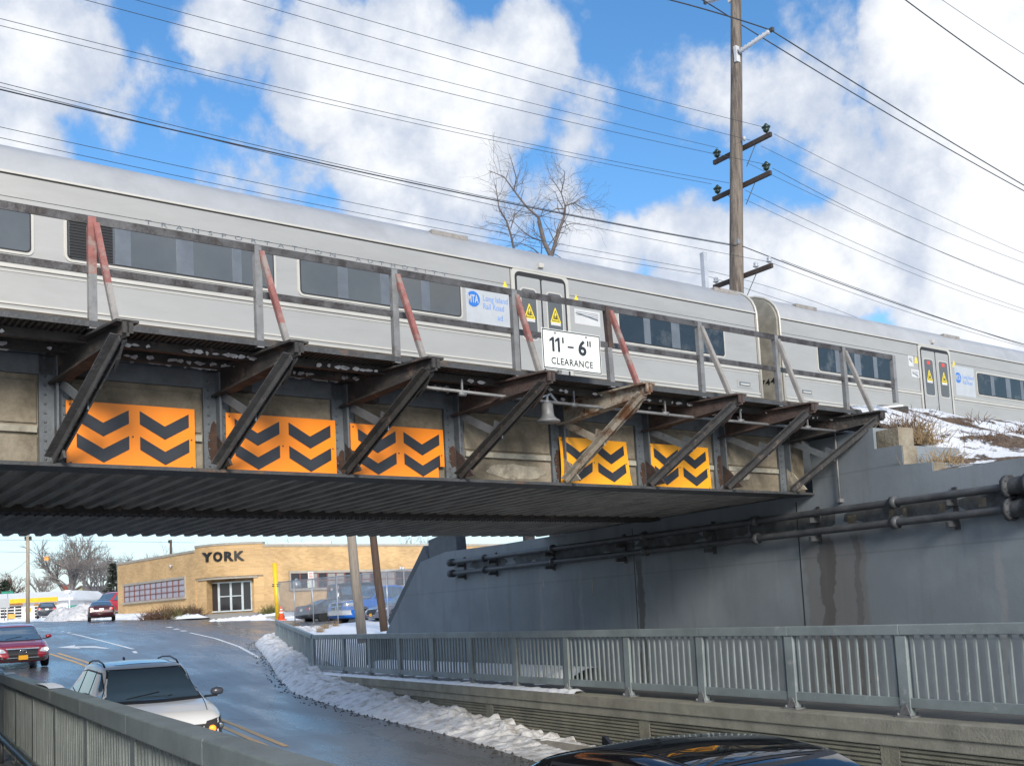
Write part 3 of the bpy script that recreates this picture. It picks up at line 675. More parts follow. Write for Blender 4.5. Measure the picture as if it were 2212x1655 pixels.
for i, (x, y, n, h) in enumerate([(1975, 962, 260, .55), (2030, 1005, 150, .42), (1955, 930, 170, .42), (2120, 950, 60, .3), (2190, 935, 70, .3), (2080, 915, 60, .28)]):
    # stand on the embankment where the sight line meets it
    r = ray(x, y); t_ = 8.
    for _ in range(900):
        P = r.normalized() * t_; o, u = P.dot(NR), P.dot(DR)
        if o > W0 + .3 and P.z < zemb(o, u): break
        t_ += .05
    bush('dry_bush', 'R', (o, u, zemb(o, u) - .05), ['tangled grey-brown bush hanging over the wall step beside the bridge end', 'dry brown bush at the lower wall step on the embankment',
         'bare grey twigs behind the top wall block at the bridge corner', 'low reddish weeds in the middle of the snowy embankment', 'brown weeds at the right edge of the snowy embankment', 'thin dry weeds below the railcar on the embankment crest'][i],
         'bush', 'drygrass' if i < 2 else 'leaves', n, .45, h, seed=i + 3, wd=.007)

# ================================================================== railway bridge
S0, S1, PG, PF, ZB = -4., 14.85, 11.55, 20.15, 1.76
br = E('railway_bridge', 'B', (S0, PG, ZB), 'rusty dark steel plate girder railway bridge spanning the road, with bracketed walkway', 'bridge')
mb = MB(); mb.box(S0, S1, PG + .03, PG + .09, ZB, 2.95); mb.build('girder_web', 'concrete_old', br)
mb = MB(); mb.box(S0, S1, PG - .20, PG + .22, ZB - .035, ZB); mb.box(S0, S1, PG - .10, PG - .02, ZB + .003, ZB + .02)
mb.build('bottom_flange', 'steel', br)
mb = MB(); mb.box(S0, S1, PG - .16, PG + .25, 2.93, 2.98); mb.box(S0, S1, PG - .02, PG + .03, 2.72, 2.925)
mb.build('top_flange', 'steelblue', br)
tips = [1.13, 2.84, 4.59, 6.27, 7.95, 9.60, 11.41, 13.04, 14.79]
bas = [s - .25 for s in tips]; bas[1:] = [2.55, 4.30, 5.92, 7.56, 9.36, 11.01, 12.71, 14.30]
for i, s in enumerate([-.8] + bas):
    w_ = .14
    mb = MB(); mb.box(s - w_ - .02, s + w_, PG - .02, PG + .028, ZB + .002, 2.925); mb.box(s - .012, s + .012, PG - .14, PG - .02, ZB + .002, 2.925)
    for k in range(12):
        for e in (-.10, .09): mb.lathe((s + e, PG - .02, ZB + .06 + k * .098), [(0, .016), (-.012, .010)], 6, axis=(0, 1, 0))
    sf = mb.build('stiffener', 'steelblue', br)
    if i in (3, 4, 5, 6, 7, 8):
        pts = []; zc = ZB + random.uniform(.12, .35); hh = random.uniform(.10, .28)
        for q in range(16):
            a = 2 * pi * q / 16; pts.append((s - .04 + .075 * cos(a) * (1 + .35 * fbm(q * .8, i)), zc + hh * sin(a) * (1 + .4 * fbm(q * .6, i + 5))))
        mb = MB(); mb.prism(pts, lambda x, y, t: Vector((x, PG - .02 - t, y)), -.01, .002); mb.build('rust_patch', 'rustpatch', sf)
for a, b in zip(bas, bas[1:]):              # pale ledge across each bay, spalled patch
    mb = MB(); mb.box(a + .17, b - .18, PG - .015, PG + .028, 2.10, 2.17); mb.build('ledge_strip', 'concrete_pale', br)
    mb = MB(); mb.box(a + .16, b - .17, PG + .005, PG + .028, ZB + .02, 2.07); mb.build('cladding_slab', 'concrete_old', br, bevel=.02)
    mb = MB(); mb.box(a + .165, b - .175, PG + .008, PG + .028, 2.20, 2.66); mb.build('cladding_slab', 'concrete_old', br, bevel=.02)
for s0, s1, z0, z1 in ((8.05, 9.1, 1.82, 2.02), (12.9, 13.4, 1.95, 2.12)):
    pts = []; n = 26
    for k in range(n): q = 2 * pi * k / n; rr_ = 1 + .22 * fbm(cos(q) * 2, sin(q) * 2, s0); pts.append(((s0 + s1) / 2 + (s1 - s0) / 2 * rr_ * cos(q), (z0 + z1) / 2 + (z1 - z0) / 2 * rr_ * sin(q)))
    mb = MB(); mb.prism(pts, lambda x, y, t: Vector((x, PG + t, y)), -.006, .03); mb.build('spalled_patch', 'spall', br)
# deck underside: troughs running across the bridge
def corr(pa, pb, z, nm):
    mb = MB(); per = .27; n = int((S1 + .9 - S0) / per); vs = []; fs = []
    pr = [(0, 0), (.09, 0), (.12, .05), (.24, .05), (.27, 0)]
    k = 0
    for i in range(n):
        for (x, h) in pr[:-1]: vs += [(S0 + i * per + x, pa, z + h), (S0 + i * per + x, pb, z + h)]; k += 1
    fs = [(2 * i, 2 * i + 1, 2 * i + 3, 2 * i + 2) for i in range(k - 1)]
    mb.add(vs, fs); mb.build(nm, 'under', br, fix=True)
corr(PG + .22, 15.62, ZB + .01, 'deck_trough'); corr(16.02, PF, ZB + .01, 'deck_trough')
mb = MB(); mb.box(S0, S1 + .8, 15.60, 16.04, ZB - .05, ZB + .12)
for k in range(150):
    for e in (15.66, 15.74, 15.90, 15.98): mb.lathe((S0 + .12 + k * .125, e, ZB - .05), [(0, .02), (-.018, .012)], 5, axis=(0, 0, 1))
mb.build('middle_girder', 'beam', br)
mb = MB(); mb.prism([(S0, PG + .12), (S1, PG + .12), (S1 + .9, PG + 1.5), (S1 + 1.2, PF - .02), (S0, PF - .02)], lambda x, y, t: Vector((x, y, t)), ZB + .09, 3.35); mb.build('deck_slab', 'steel', br)
mb = MB(); mb.prism([(15.45, 12.2), (16.25, PF), (17.8, PF), (17.0, 12.2)], lambda x, y, t: Vector((x, y, t)), 1.76, 3.3); mb.build('back_wall', 'coping', br)
mb = MB(); mb.box(S0, S1 + 1.2, PF - .02, PF + .04, ZB + .06, 3.3); mb.build('rear_girder', 'steel', br)
mb = MB(); mb.bar((15.6, 12.4, 3.10), (16.85, 10.75, 3.10), .36, .40); mb.build('end_beam', 'beam', br, bevel=.03)
mb = MB(); mb.bar((15.6, 12.4, 3.315), (16.8, 10.82, 3.315), .32, .03); mb.build('end_beam_snow', 'snow', br)
# track bed
mb = MB(); mb.box(S0 - 30, 70, 13.2, 15.0, 3.3, 3.40); mb.box(S0 - 30, 70, 15.5, 20.1, 3.3, 3.42)
mb.build('track_ballast', 'leaves', fr='B')['kind'] = 'structure'
for p in (17.23, 18.67):
    mb = MB(); mb.box(-30, 70, p - .035, p + .035, 3.56, 3.60); mb.box(-30, 70, p - .01, p + .01, 3.45, 3.56); mb.box(-30, 70, p - .07, p + .07, 3.43, 3.45)
    props(mb.build('rail_track', 'steel', fr='B', base=(0, p, 3.43)), 'steel running rail under the %s wheels of the railcars' % ('near' if p < 18 else 'far'), 'rail')
# walkway
ZW = 3.0
mb = MB()
for k in range(9): mb.box(S0, 14.95, 10.40 + k * .125, 10.40 + k * .125 + .1, ZW, ZW + .05)
for k in range(int((14.9 - S0) / .06)): mb.box(S0 + k * .06, S0 + k * .06 + .02, 10.40, 11.5, ZW - .028, ZW - .002)
mb.build('walkway_deck', 'grating', br)
mb = MB(); mb.box(S0, 14.95, 10.385, 10.395, ZW - .035, ZW + .025); mb.build('walkway_edge', 'steel', br)
for p_ in (10.75, 11.2):
    mb = MB(); mb.box(S0, 14.95, p_ - .04, p_ + .04, ZW - .12, ZW - .03); mb.build('walkway_stringer', 'beam', br)
# brackets
def angle(mb, p, q, w, tck, up, mi=0):   # L section bar
    p, q, up = Vector(p), Vector(q), Vector(up).normalized(); d = (q - p).normalized(); sd = d.cross(up).normalized(); up = sd.cross(d).normalized()
    mb.bar(p + up * (w / 2), q + up * (w / 2), tck, w, up, mi); mb.bar(p + sd * (w / 2 + tck / 2), q + sd * (w / 2 + tck / 2), w, tck, up, mi)
bm_ = ['beam', 'beam', 'beam', 'beam', 'rustred', 'rustwhite', 'rustred', 'rustred', 'beam']
sm_ = ['strut', 'strut', 'strut', 'beam', 'beam', 'rustwhite', 'strut', 'strut', 'strut']
for i, (s, b) in enumerate(zip(tips, bas)):
    root = MB(); root.box(s - .085, s + .085, PG - .16, PG - .02, 2.70, 2.97)
    bk = root.build('bracket', bm_[i], br)
    mb = MB()                                              # tapered plate beam with flanges
    fn = lambda x, y, t: Vector((lerp(b, s, x) + t, lerp(PG - .05, 9.88, x), y))
    mb.prism([(0, 2.62), (1, 2.77), (1, 2.93), (0, 2.93)], fn, -.012, .012)
    mb.prism([(0, 2.905), (1, 2.905), (1, 2.93), (0, 2.93)], fn, -.105, .105); mb.prism([(0, 2.61), (.86, 2.74), (.86, 2.765), (0, 2.635)], fn, -.075, .075)
    mb.prism([(.985, 2.80), (1.0, 2.80), (1.0, 2.93), (.985, 2.93)], fn, -.05, .05)
    mb.build('cantilever_beam', bm_[i], bk)
    mb = MB(); q0 = Vector((s - .01, 9.99, 2.80)); q1 = Vector((b - .02, 11.38, ZB + .06))
    angle(mb, q0 + Vector((-.045, 0, 0)), q1 + Vector((-.045, 0, 0)), .078, .014, (0, -.6, -.8)); angle(mb, q0 + Vector((.015, 0, 0)), q1 + Vector((.015, 0, 0)), .07, .014, (0, -.6, -.8))
    for k in range(9):
        c = q0.lerp(q1, .1 + .1 * k); mb.lathe(c + Vector((.0, -.01, 0)), [(0, .02), (.02, .014)], 5, axis=(0, -.6, -.8))
    mb.build('diagonal_strut', sm_[i], bk)
    gm = ['beam', 'strut', 'beam', 'beam', 'rustred', 'rustwhite', 'rustred', 'rustred', 'spall'][i]
    mb = MB(); mb.prism([(9.95, 2.75), (10.32, 2.72), (10.28, 2.52), (10.12, 2.60)], lambda x, y, t: Vector((s - .02 + t, x, y)), -.012, .012); mb.build('gusset_plate', gm, bk); mb = MB()
    mb.prism([(11.12, ZB + .02), (11.5, ZB + .02), (11.5, ZB + .42), (11.36, ZB + .30)], lambda x, y, t: Vector((b + t, x, y)), -.014, .014)
    mb.build('foot_plate', gm, bk)
    mb = MB(); mid = q0.lerp(q1, .53)
    mb.bar((b + .02, PG - .06, 2.66), mid + Vector((.0, .05, .0)), .10, .014, (1, 0, 0)); mb.prism([(0, 0), (.22, .06), (.16, .26), (.02, .2)], lambda x, y, t: Vector((mid.x + t, mid.y - .05 + x, mid.z - .08 + y)), -.008, .008)
    mb.build('knee_brace', 'rustwhite' if i == 5 else 'steelblue', bk)
# guard rail
posts = [.92, 2.66, 4.38, 6.07, 7.82, 9.42, 11.19, 12.9, 14.6, 16.0]
mb = MB(); mb.box(S0, 16.0, 10.40, 10.47, 4.07, 4.09); mb.box(S0, 16.0, 10.40, 10.412, 4.005, 4.07)
gr = mb.build('guard_rail', 'railtop', br)
mb = MB(); mb.box(S0, 16.0, 10.415, 10.485, 3.565, 3.58); mb.box(S0, 16.0, 10.415, 10.427, 3.505, 3.565); mb.build('middle_rail', 'railtop', gr)
pm = ['galv', 'redpaint', 'galv', 'galv', 'galv', 'rustred', 'galv', 'galv', 'galv', 'galv']
for i, s in enumerate(posts):
    mb = MB(); z0 = 2.95 if i < 9 else 3.25; tw = .02 * (1 if i == 5 else 0)
    for (za, zb, mt_) in ((z0, 3.5, 0), (3.5, 4.08, 1)):
        mb.bar((s + tw * (za - 3), 10.395, za), (s - tw, 10.395, zb), .075, .012, (0, 1, 0), mt_); mb.bar((s - .035 + tw * (za - 3), 10.425, za), (s - .035 - tw, 10.425, zb), .012, .07, (0, 1, 0), mt_)
    mb.build('guard_post', ['galv', 'redpaint' if i == 1 else ('rustred' if i == 5 else 'galv')], gr)
brm = ['redpaint', 'redpaint', 'redpaint', 'redpaint', 'redpaint', 'redpaint', 'greypaint', 'greypaint', 'greypaint']
for i, (s, e) in enumerate(zip(posts, tips)):
    if i > 8: break
    mb = MB(); p0, p1 = Vector((s + .04, 10.38, 4.02)), Vector((e - .06, 10.02, 2.94)); k = .62 if i in (1, 4) else .8; pm_ = p0.lerp(p1, k)
    mb.bar(p0, pm_, .05, .012, (0, 1, 0), 0); mb.bar(p0 + Vector((-.028, .03, 0)), pm_ + Vector((-.028, .03, 0)), .010, .055, (0, 1, 0), 0)
    mb.bar(pm_, p1, .05, .012, (0, 1, 0), 1); mb.bar(pm_ + Vector((-.028, .03, 0)), p1 + Vector((-.028, .03, 0)), .010, .055, (0, 1, 0), 1)
    mb.build('guard_brace', [brm[i], 'greypaint' if i != 5 else 'redpaint'], gr)
# loose snow and flaking on the walkway stringers
mb = MB()
for k in range(330):
    s = random.gauss(random.choice((-2, 1.5, 3.2, 4.1, 5.6, 7.2, 8.3, 9.8, 11.6, 13.4)), .45); p = random.choice((10.72, 11.17, 11.36)); z = ZW - .05; sx = random.uniform(.015, .07)
    pts = [(s + sx * cos(q) * random.uniform(.6, 1.2), z - .05 + .020 * sin(q) * random.uniform(.3, 1.6)) for q in (0, 1, 2, 3, 4, 5)]
    mb.prism(pts, lambda x, y, t: Vector((x, p - .05 - t, y)), 0, .012)
props(mb.build('ice_flakes', 'snowdirty', fr='B', base=(0, 11, 2.9)), 'bits of snow and ice caught under the walkway grating', 'ice', kind='stuff')
# conduit under the walkway
cd = E('conduit', 'B', (6.3, 10.62, 2.70), 'pale metal conduit slung under the walkway between the brackets', 'conduit')
mb = MB(); mb.tube([(6.3, 10.62, 2.755), (8.6, 10.62, 2.72), (11, 10.62, 2.70), (15.2, 10.62, 2.70)], .022, 8); mb.build('conduit_run', 'galv', cd)
for s in (7.1, 8.9, 10.6, 12.2, 13.8):
    mb = MB(); mb.tube([(s - .05, 10.62, 2.715), (s + .05, 10.62, 2.715)], .032, 8); mb.bar((s, 10.62, 2.73), (s, 10.62, 2.9), .02, .02); mb.build('conduit_clip', 'galv', cd)
lp = E('bell_lamp', 'B', (8.42, 10.6, 2.44), 'weathered bell-shaped metal lamp hanging under the walkway below the clearance sign', 'lamp')
mb = MB(); mb.lathe((8.42, 10.6, 2.44), [(0, .165), (.02, .16), (.045, .12), (.08, .09), (.12, .082), (.24, .075), (.265, .05), (.27, .01)], 20); mb.build('lamp_shade', 'galv', lp)
mb = MB(); mb.tube([(8.42, 10.6, 2.70), (8.43, 10.6, 2.80), (8.50, 10.62, 2.83), (8.6, 10.62, 2.73)], .018, 8); mb.lathe((8.42, 10.6, 2.68), [(0, .035), (.05, .03)], 10); mb.build('lamp_stem', 'porcelain', lp)
mb = MB(); mb.bar((8.2, 10.62, 2.72), (8.42, 10.6, 2.80), .02, .02); mb.build('lamp_arm', 'porcelain', lp)

# chevron signs -----------------------------------------------------------
def chev_sign(label, s0, s1, z0, z1, mt, tilt=0., bend=0., tear=0, seed=0):
    sg = E('chevron_sign', 'B', (s0, PG - .06, z0), label, 'warning sign', 'chevron signs on the girder')
    w_, h_ = s1 - s0, z1 - z0; rnd = random.Random(seed)
    def at(x, y, t=0.):
        bx = bend * (.05 * sin(x * 5 + y * 3) + .05 * (max(0, y - .8)) ** 1.)
        ox = 0
        if bend > .8 and y > .75: ox = .05 * (x - .3) * (y - .75) * 6
        return Vector((s0 + x * w_ + ox * w_ * .4, PG - .065 - t - bx * .5, z1 - y * h_ + tilt * (x - .5) * w_))
    mb = MB(); nx, ny = 28, 14
    vs = [at(i / nx, j / ny) for j in range(ny + 1) for i in range(nx + 1)]; fs = []
    for j in range(ny):
        for i in range(nx):
            x, y = (i + .5) / nx, (j + .5) / ny
            if tear and x > .93 and .72 < y < .90: continue
            if tear and x < .07 and .50 < y < .86: continue
            fs.append((j * (nx + 1) + i, j * (nx + 1) + i + 1, (j + 1) * (nx + 1) + i + 1, (j + 1) * (nx + 1) + i))
    mb.add(vs, fs)
    o = mb.build('sign_sheet', mt, sg); md = o.modifiers.new('s', 'SOLIDIFY'); md.thickness = .004; md.offset = 0
    n = 10
    for (xa, xb) in ((.075, .47), (.555, .95)):
        for y0 in (.09, .49):
            mb = MB(); vs = []
            for k in range(n + 1):
                a = k / n; x = lerp(xa, xb, a); y = y0 + .22 * (1 - abs(2 * a - 1)); vs += [at(x, y, .007), at(x, y + .21, .007)]
            mb.add(vs, [(2 * i, 2 * i + 1, 2 * i + 3, 2 * i + 2) for i in range(n)]); mb.build('chevron', 'chev', sg)
    for bx_, by in ((.03, .06), (.5, .5), (.97, .5), (.97, .94), (.03, .94)):
        mb = MB(); mb.lathe(at(bx_, by, 0), [(0, .012), (.008, .008)], 8, axis=(0, -1, 0)); mb.build('bolt', 'steel', sg)
chev_sign('clean orange chevron sign behind the first bracket, largest and nearest', 2.645, 4.02, 1.745, 2.455, 'orange', seed=1)
chev_sign('orange chevron sign between the second and third bracket', 4.385, 5.775, 1.735, 2.445, 'orange', seed=2)
chev_sign('orange chevron sign torn at both lower corners, nearest the bare bay', 5.98, 7.345, 1.735, 2.425, 'orange', tear=1, seed=3)
chev_sign('crumpled amber chevron sign behind the pale rusty strut', 9.30, 10.62, 1.765, 2.445, 'amber', bend=1., seed=4)
chev_sign('amber chevron sign nearest the grey abutment', 11.05, 12.37, 1.755, 2.445, 'amber', bend=.4, seed=5)

# clearance sign ------------------------------------------------------------
cs = E('clearance_sign', 'B', (8.4, 10.0, 2.98), 'white clearance sign on the walkway railing reading 11 feet 6', 'sign')
sx0, sx1, sz0, sz1 = 7.915, 8.88, 2.985, 3.502
def bord(mb, x0, x1, z0, z1, w_, y, t_, r=0):
    mb.box(x0, x1, y, y - t_, z0, z0 + w_); mb.box(x0, x1, y, y - t_, z1 - w_, z1); mb.box(x0, x0 + w_, y, y - t_, z0 + w_, z1 - w_); mb.box(x1 - w_, x1, y, y - t_, z0 + w_, z1 - w_)
mb = MB(); mb.box(sx0, sx1, 10.0, 10.006, sz0, sz1); mb.build('sign_plate', 'signwhite', cs)
mb = MB(); bord(mb, sx0 + .008, sx1 - .008, sz0 + .008, sz1 - .008, .014, 9.999, .002); mb.build('sign_border', 'chev', cs)
fnS = lambda x, y, t: Vector((x, 9.999 - t, y))
cx_ = (sx0 + sx1) / 2
for x_ in (8.075, 8.165):
    mb = MB(); mb.prism([(x_, 3.215), (x_ + .034, 3.215), (x_ + .034, 3.40), (x_ + .006, 3.40), (x_ - .04, 3.365), (x_ - .04, 3.335), (x_, 3.358)], fnS, 0, .003); mb.build('numeral', 'chev', cs)
for s_, x_, z_, h_, w_ in (('6', 8.50, 3.215, .185, .135),):
    mb = MB(); text(mb, s_, lambda x, y, t: fnS(x_ + x, z_ + y, t), h_, w_, bold=.03, thick=.003); mb.build('numeral', 'chev', cs)
mb = MB(); mb.box(8.24, 8.265, 9.999, 9.996, 3.335, 3.41); mb.box(8.652, 8.674, 9.999, 9.996, 3.335, 3.41); mb.box(8.692, 8.714, 9.999, 9.996, 3.335, 3.41); mb.box(8.325, 8.425, 9.999, 9.996, 3.285, 3.307)
mb.build('numeral_marks', 'chev', cs)
mb = MB(); text(mb, 'CLEARANCE', lambda x, y, t: fnS(8.05 + x, 3.055 + y, t), .085, .68, space=1.12, bold=.012, thick=.003); mb.build('lettering', 'chev', cs)
for x in (8.13, 8.64):
    mb = MB(); mb.lathe((x, 10., 3.455), [(0, .016), (.01, .012)], 8, axis=(0, -1, 0)); mb.build('bolt', 'galv', cs)
mb = MB(); mb.bar((8.2, 10.03, 2.95), (8.2, 10.03, 3.48), .05, .03, (0, 1, 0)); mb.bar((8.64, 10.03, 3.06), (8.64, 10.4, 3.54), .03, .03); mb.build('sign_bracket', 'galv', cs)

# ================================================================== railcars
PT = 16.35                       # plane of the car sides
def railcar(name, label, a0, a1, items, flip_end, reporting=None):
    """a0..a1 = extent along the bridge axis; items describe the side seen in the photograph"""
    zs, zg, rail = 4.70, 6.88, 3.60
    r = E(name, 'B', ((a0 + a1) / 2, PT + 1.6, rail), label, 'train car', 'railcars on the bridge'); Wd = 3.2
    prof = [(0, zs), (-.0, 5.15), (0, zg)]                                       # body side to the gutter
    arc = [(.035, 7.03), (.11, 7.19), (.24, 7.34), (.42, 7.47), (.70, 7.58), (1.1, 7.66), (1.6, 7.69)]
    side_ = [(.05, zs - .02), (0, zs + .03), (0, 5.55), (0, zg)]
    ring = side_ + [(Wd - x, z) for x, z in reversed(side_)]
    mb = MB(); fn = lambda x, y, t: Vector((t, PT + x, y)); mb.prism(ring, fn, a0, a1); mb.build('car_body', 'train', r)
    rg = [(0, zg)] + arc; full = rg + [(Wd - x, z) for x, z in reversed(rg[:-1])]
    mb = MB(); vs = []; n = len(full)
    for s in (a0, a0 + .05, a1 - .05, a1):
        k = .985 if s in (a0, a1) else 1
        vs += [Vector((s, PT + 1.6 + (x - 1.6) * k, zg + (z - zg) * k)) for x, z in full]
    mb.add(vs, [(j * n + i, j * n + i + 1, (j + 1) * n + i + 1, (j + 1) * n + i) for j in range(3) for i in range(n - 1)] + [tuple(range(n)), tuple(range(4 * n - 1, 3 * n - 1, -1))], 0, True)
    mb.build('roof', 'trainroof', r)
    mb = MB(); mb.box(a0, a1, PT - .02, PT + .0, zg - .012, zg + .022); mb.build('gutter', 'trim', r)
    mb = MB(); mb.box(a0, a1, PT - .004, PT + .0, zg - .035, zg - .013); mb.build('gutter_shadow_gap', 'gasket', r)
    gaps = [it[1:3] for it in items if it[0] == 'door']; segs = []; x = a0 + .06
    for g0, g1 in sorted(gaps): segs.append((x, g0 - .12)); x = g1 + .12
    segs.append((x, a1 - .06))
    for s0, s1 in segs:
        mb = MB(); mb.box(s0, s1, PT - .016, PT, 5.50, 5.52); mb.box(s0, s1, PT - .026, PT, 5.42, 5.47); mb.box(s0, s1, PT - .010, PT, 5.36, 5.375); mb.build('belt_rail', 'trim', r)
        mb = MB(); mb.box(s0, s1, PT - .02, PT, 4.87, 4.90); mb.box(s0, s1, PT - .028, PT, 4.79, 4.815); mb.build('lower_rib', 'trim', r)
        mb = MB(); mb.box(s0 + .05, s1 - .05, PT - .012, PT + .01, 4.62, 4.70); mb.build('sill_strip', 'sillrust', r)
        mb = MB(); mb.box(s0, s1, PT - .003, PT, 6.50, 6.508); mb.box(s1 - .01, s1, PT - .006, PT, 4.8, 6.86); mb.build('panel_seam', 'gasket', r)
    mb = MB(); mb.box(a0 + .3, a1 - .3, PT + .25, PT + 2.95, 3.95, 4.68); mb.build('underframe', 'beam', r)
    for tc in (a0 + 3.2, a1 - 3.2):
        mb = MB(); mb.box(tc - 1.4, tc + 1.4, PT + .6, PT + .75, 3.95, 4.25); mb.box(tc - 1.4, tc + 1.4, PT + 2.45, PT + 2.6, 3.95, 4.25); mb.build('truck_frame', 'beam', r)
        for q in (-1.1, 1.1):
            for yy in (PT + .82, PT + 2.28):
                mb = MB(); mb.lathe((tc + q, yy, 4.06), [(0, .05), (.001, .45), (.1, .45), (.101, .05)], 20, axis=(0, 1, 0)); mb.build('wheel', 'steel', r)
    def rrect(x0, x1, z0, z1, rad, n=5):
        P = []
        for cx, cz, a in ((x1 - rad, z1 - rad, 0), (x0 + rad, z1 - rad, pi / 2), (x0 + rad, z0 + rad, pi), (x1 - rad, z0 + rad, 1.5 * pi)):
            P += [(cx + rad * cos(a + pi / 2 * k / n), cz + rad * sin(a + pi / 2 * k / n)) for k in range(n + 1)]
        return P
    F = lambda x, y, t: Vector((x, PT - t, y))
    for it in items:
        if it[0] == 'win':
            _, s0, s1, lou = it; z0, z1 = 5.69, 6.32
            mb = MB(); mb.prism(rrect(s0 - .05, s1 + .05, z0 - .05, z1 + .05, .10), F, -.01, .016); wn = mb.build('window', 'trim', r)
            mb = MB(); mb.prism(rrect(s0 - .012, s1 + .012, z0 - .012, z1 + .012, .075), F, .005, .019); mb.build('window_gasket', 'gasket', wn)
            mb = MB(); mb.prism(rrect(s0 + .01, s1 - .01, z0 + .01, z1 - .01, .06), F, .01, .022); mb.build('pane', 'twin' if s0 < 14 else 'twindark', wn)
            w_ = (s1 - s0)
            if lou:
                mb = MB(); mb.box(s0 + .02, s0 + .66, PT - .022, PT - .026, z0 + .02, z1 - .02)
                for k in range(13): mb.box(s0 + .02, s0 + .66, PT - .026, PT - .036, z0 + .03 + k * .046, z0 + .045 + k * .046)
                mb.build('louver', 'louver', wn); divs = [(.70, .94), (1.66, 1.94), (2.60, 2.76)]
            elif lou is None: divs = [(w_ * .12, w_ * .16)]
            else: divs = [(w_ * .215, w_ * .275), (w_ * .475, w_ * .555), (w_ * .735, w_ * .79)]
            for d0, d1 in divs:
                mb = MB(); mb.box(s0 + d0, s0 + d1, PT - .022, PT - .027, z0 + .012, z1 - .012); mb.build('divider', 'tpost', wn)
        elif it[0] == 'door':
            _, s0, s1 = it; z0, z1 = 4.80, 6.82
            mb = MB(); mb.prism(rrect(s0 - .10, s1 + .10, z0 - .35, z1 + .075, .14), F, -.02, .012); dr = mb.build('doorway', 'trim', r)
            mb = MB(); mb.prism(rrect(s0 - .02, s1 + .02, z0 - .2, z1 + .0, .13), F, -.02, .015); mb.build('door_seal', 'gasket', dr)
            mid = (s0 + s1) / 2
            for q, (l0, l1) in enumerate(((s0 + .03, mid - .02), (mid + .02, s1 - .03))):
                mb = MB(); mb.prism(rrect(l0, l1, z0 - .15, z1 - .10, .04), F, 0, .018); lf = mb.build('door_leaf', 'train', r)
                a, b = l0 + (.09 if q == 0 else .13), l1 - (.13 if q == 0 else .09)
                mb = MB(); mb.prism(rrect(a - .03, b + .03, 5.42, 6.50, .09), F, .01, .021); mb.build('pane_frame', 'trim', lf)
                mb = MB(); mb.prism(rrect(a, b, 5.45, 6.47, .07), F, .015, .024); mb.build('door_pane', 'twin', lf)
                c = (a + b) / 2
                mb = MB(); mb.box(c - .07, c + .07, PT - .024, PT - .028, 6.33, 6.42); mb.build('red_notice', 'redst', lf)
                mb = MB(); mb.prism([(c - .14, 5.86), (c + .14, 5.86), (c + .01, 6.17), (c - .01, 6.17)], F, .024, .028); mb.build('warning_triangle', 'yellowst', lf)
                mb = MB(); mb.box(c - .13, c + .13, PT - .024, PT - .027, 5.80, 5.86); mb.build('warning_strip', 'whitest', lf)
                mb = MB(); mb.prism([(c - .10, 5.885), (c + .10, 5.885), (c, 6.12)], F, .028, .0295); mb.build('triangle_edge', 'black', lf)
                mb = MB(); mb.prism([(c - .08, 5.90), (c + .08, 5.90), (c, 6.085)], F, .0295, .031); mb.build('triangle_field', 'yellowst', lf)
                mb = MB(); mb.box(c - .05, c + .05, PT - .031, PT - .033, 5.93, 5.955); mb.box(c - .035, c - .01, PT - .031, PT - .033, 5.955, 6.0); mb.box(c + .01, c + .035, PT - .031, PT - .033, 5.955, 6.01); mb.build('figure_mark', 'black', lf)
        elif it[0] == 'tri':
            _, s, z = it; mb = MB(); mb.prism([(s - .07, z), (s + .07, z), (s, z + .15)], F, 0, .004); mb.box(s - .08, s + .08, PT - .004, PT, z - .07, z - .01); mb.build('warning_triangle', 'yellowst', r)
        elif it[0] == 'notice':
            _, s0, s1, z0, z1 = it; mb = MB(); mb.box(s0, s1, PT - .004, PT, z0, z1); nt = mb.build('notice', 'whitest', r)
            mb = MB(); mb.prism([(s0 + .03, z0 + .08), (s0 + .03, z0 + .10), (s1 - .06, z0 + .2), (s1 - .06, z0 + .16)], lambda x, y, t: F(x, (z0 + z1) - y, t), .004, .006)
            for k in range(3): mb.box(s0 + .05, s1 - .05, PT - .006, PT - .004, z1 - .06 - k * .035, z1 - .05 - k * .035)
            mb.build('notice_print', 'gutter_grey' if 'gutter_grey' in M else 'tpost', nt)
        elif it[0] == 'logo':
            _, s0, s1 = it; mb = MB(); mb.box(s0, s1, PT - .006, PT, 5.56, 6.44); pn = mb.build('logo_panel', 'panel', r)
            ms = 'blue'; cx = s0 + .17 if s0 < 20 else s0 + .16; cz = 6.09; R0 = .155
            pts = [(cx + R0 * cos(q * pi / 20), cz + R0 * sin(q * pi / 20)) for q in range(-15, 16)]
            pts = [(max(x, cx - .125), z) for x, z in pts]
            mb = MB(); mb.prism(pts, F, .006, .010); mb.build('round_emblem', 'blue', pn)
            mb = MB(); text(mb, 'MTA', lambda x, y, t: F(cx - .13 + x, cz - .07 + y, .010 + t), .15, .25, bold=.03, thick=.002); mb.build('emblem_lettering', 'panel', pn)
            ft = 'bluefade'
            mb = MB(); text(mb, 'Long Island', lambda x, y, t: F(s0 + .40 + x, cz - .005 + y, .006 + t), .115, .60, bold=.012, thick=.002); mb.build('lettering', ft, pn)
            mb = MB(); text(mb, 'Rail Road', lambda x, y, t: F(s0 + .40 + x, cz - .165 + y, .006 + t), .115, .50, bold=.012, thick=.002); mb.build('lettering', ft, pn)
            if s0 < 20:
                mb = MB(); text(mb, 'ad', lambda x, y, t: F(s0 + .73 + x, cz - .36 + y, .006 + t), .115, .13, bold=.012, thick=.002); mb.build('lettering', ft, pn)
        elif it[0] == 'vent':
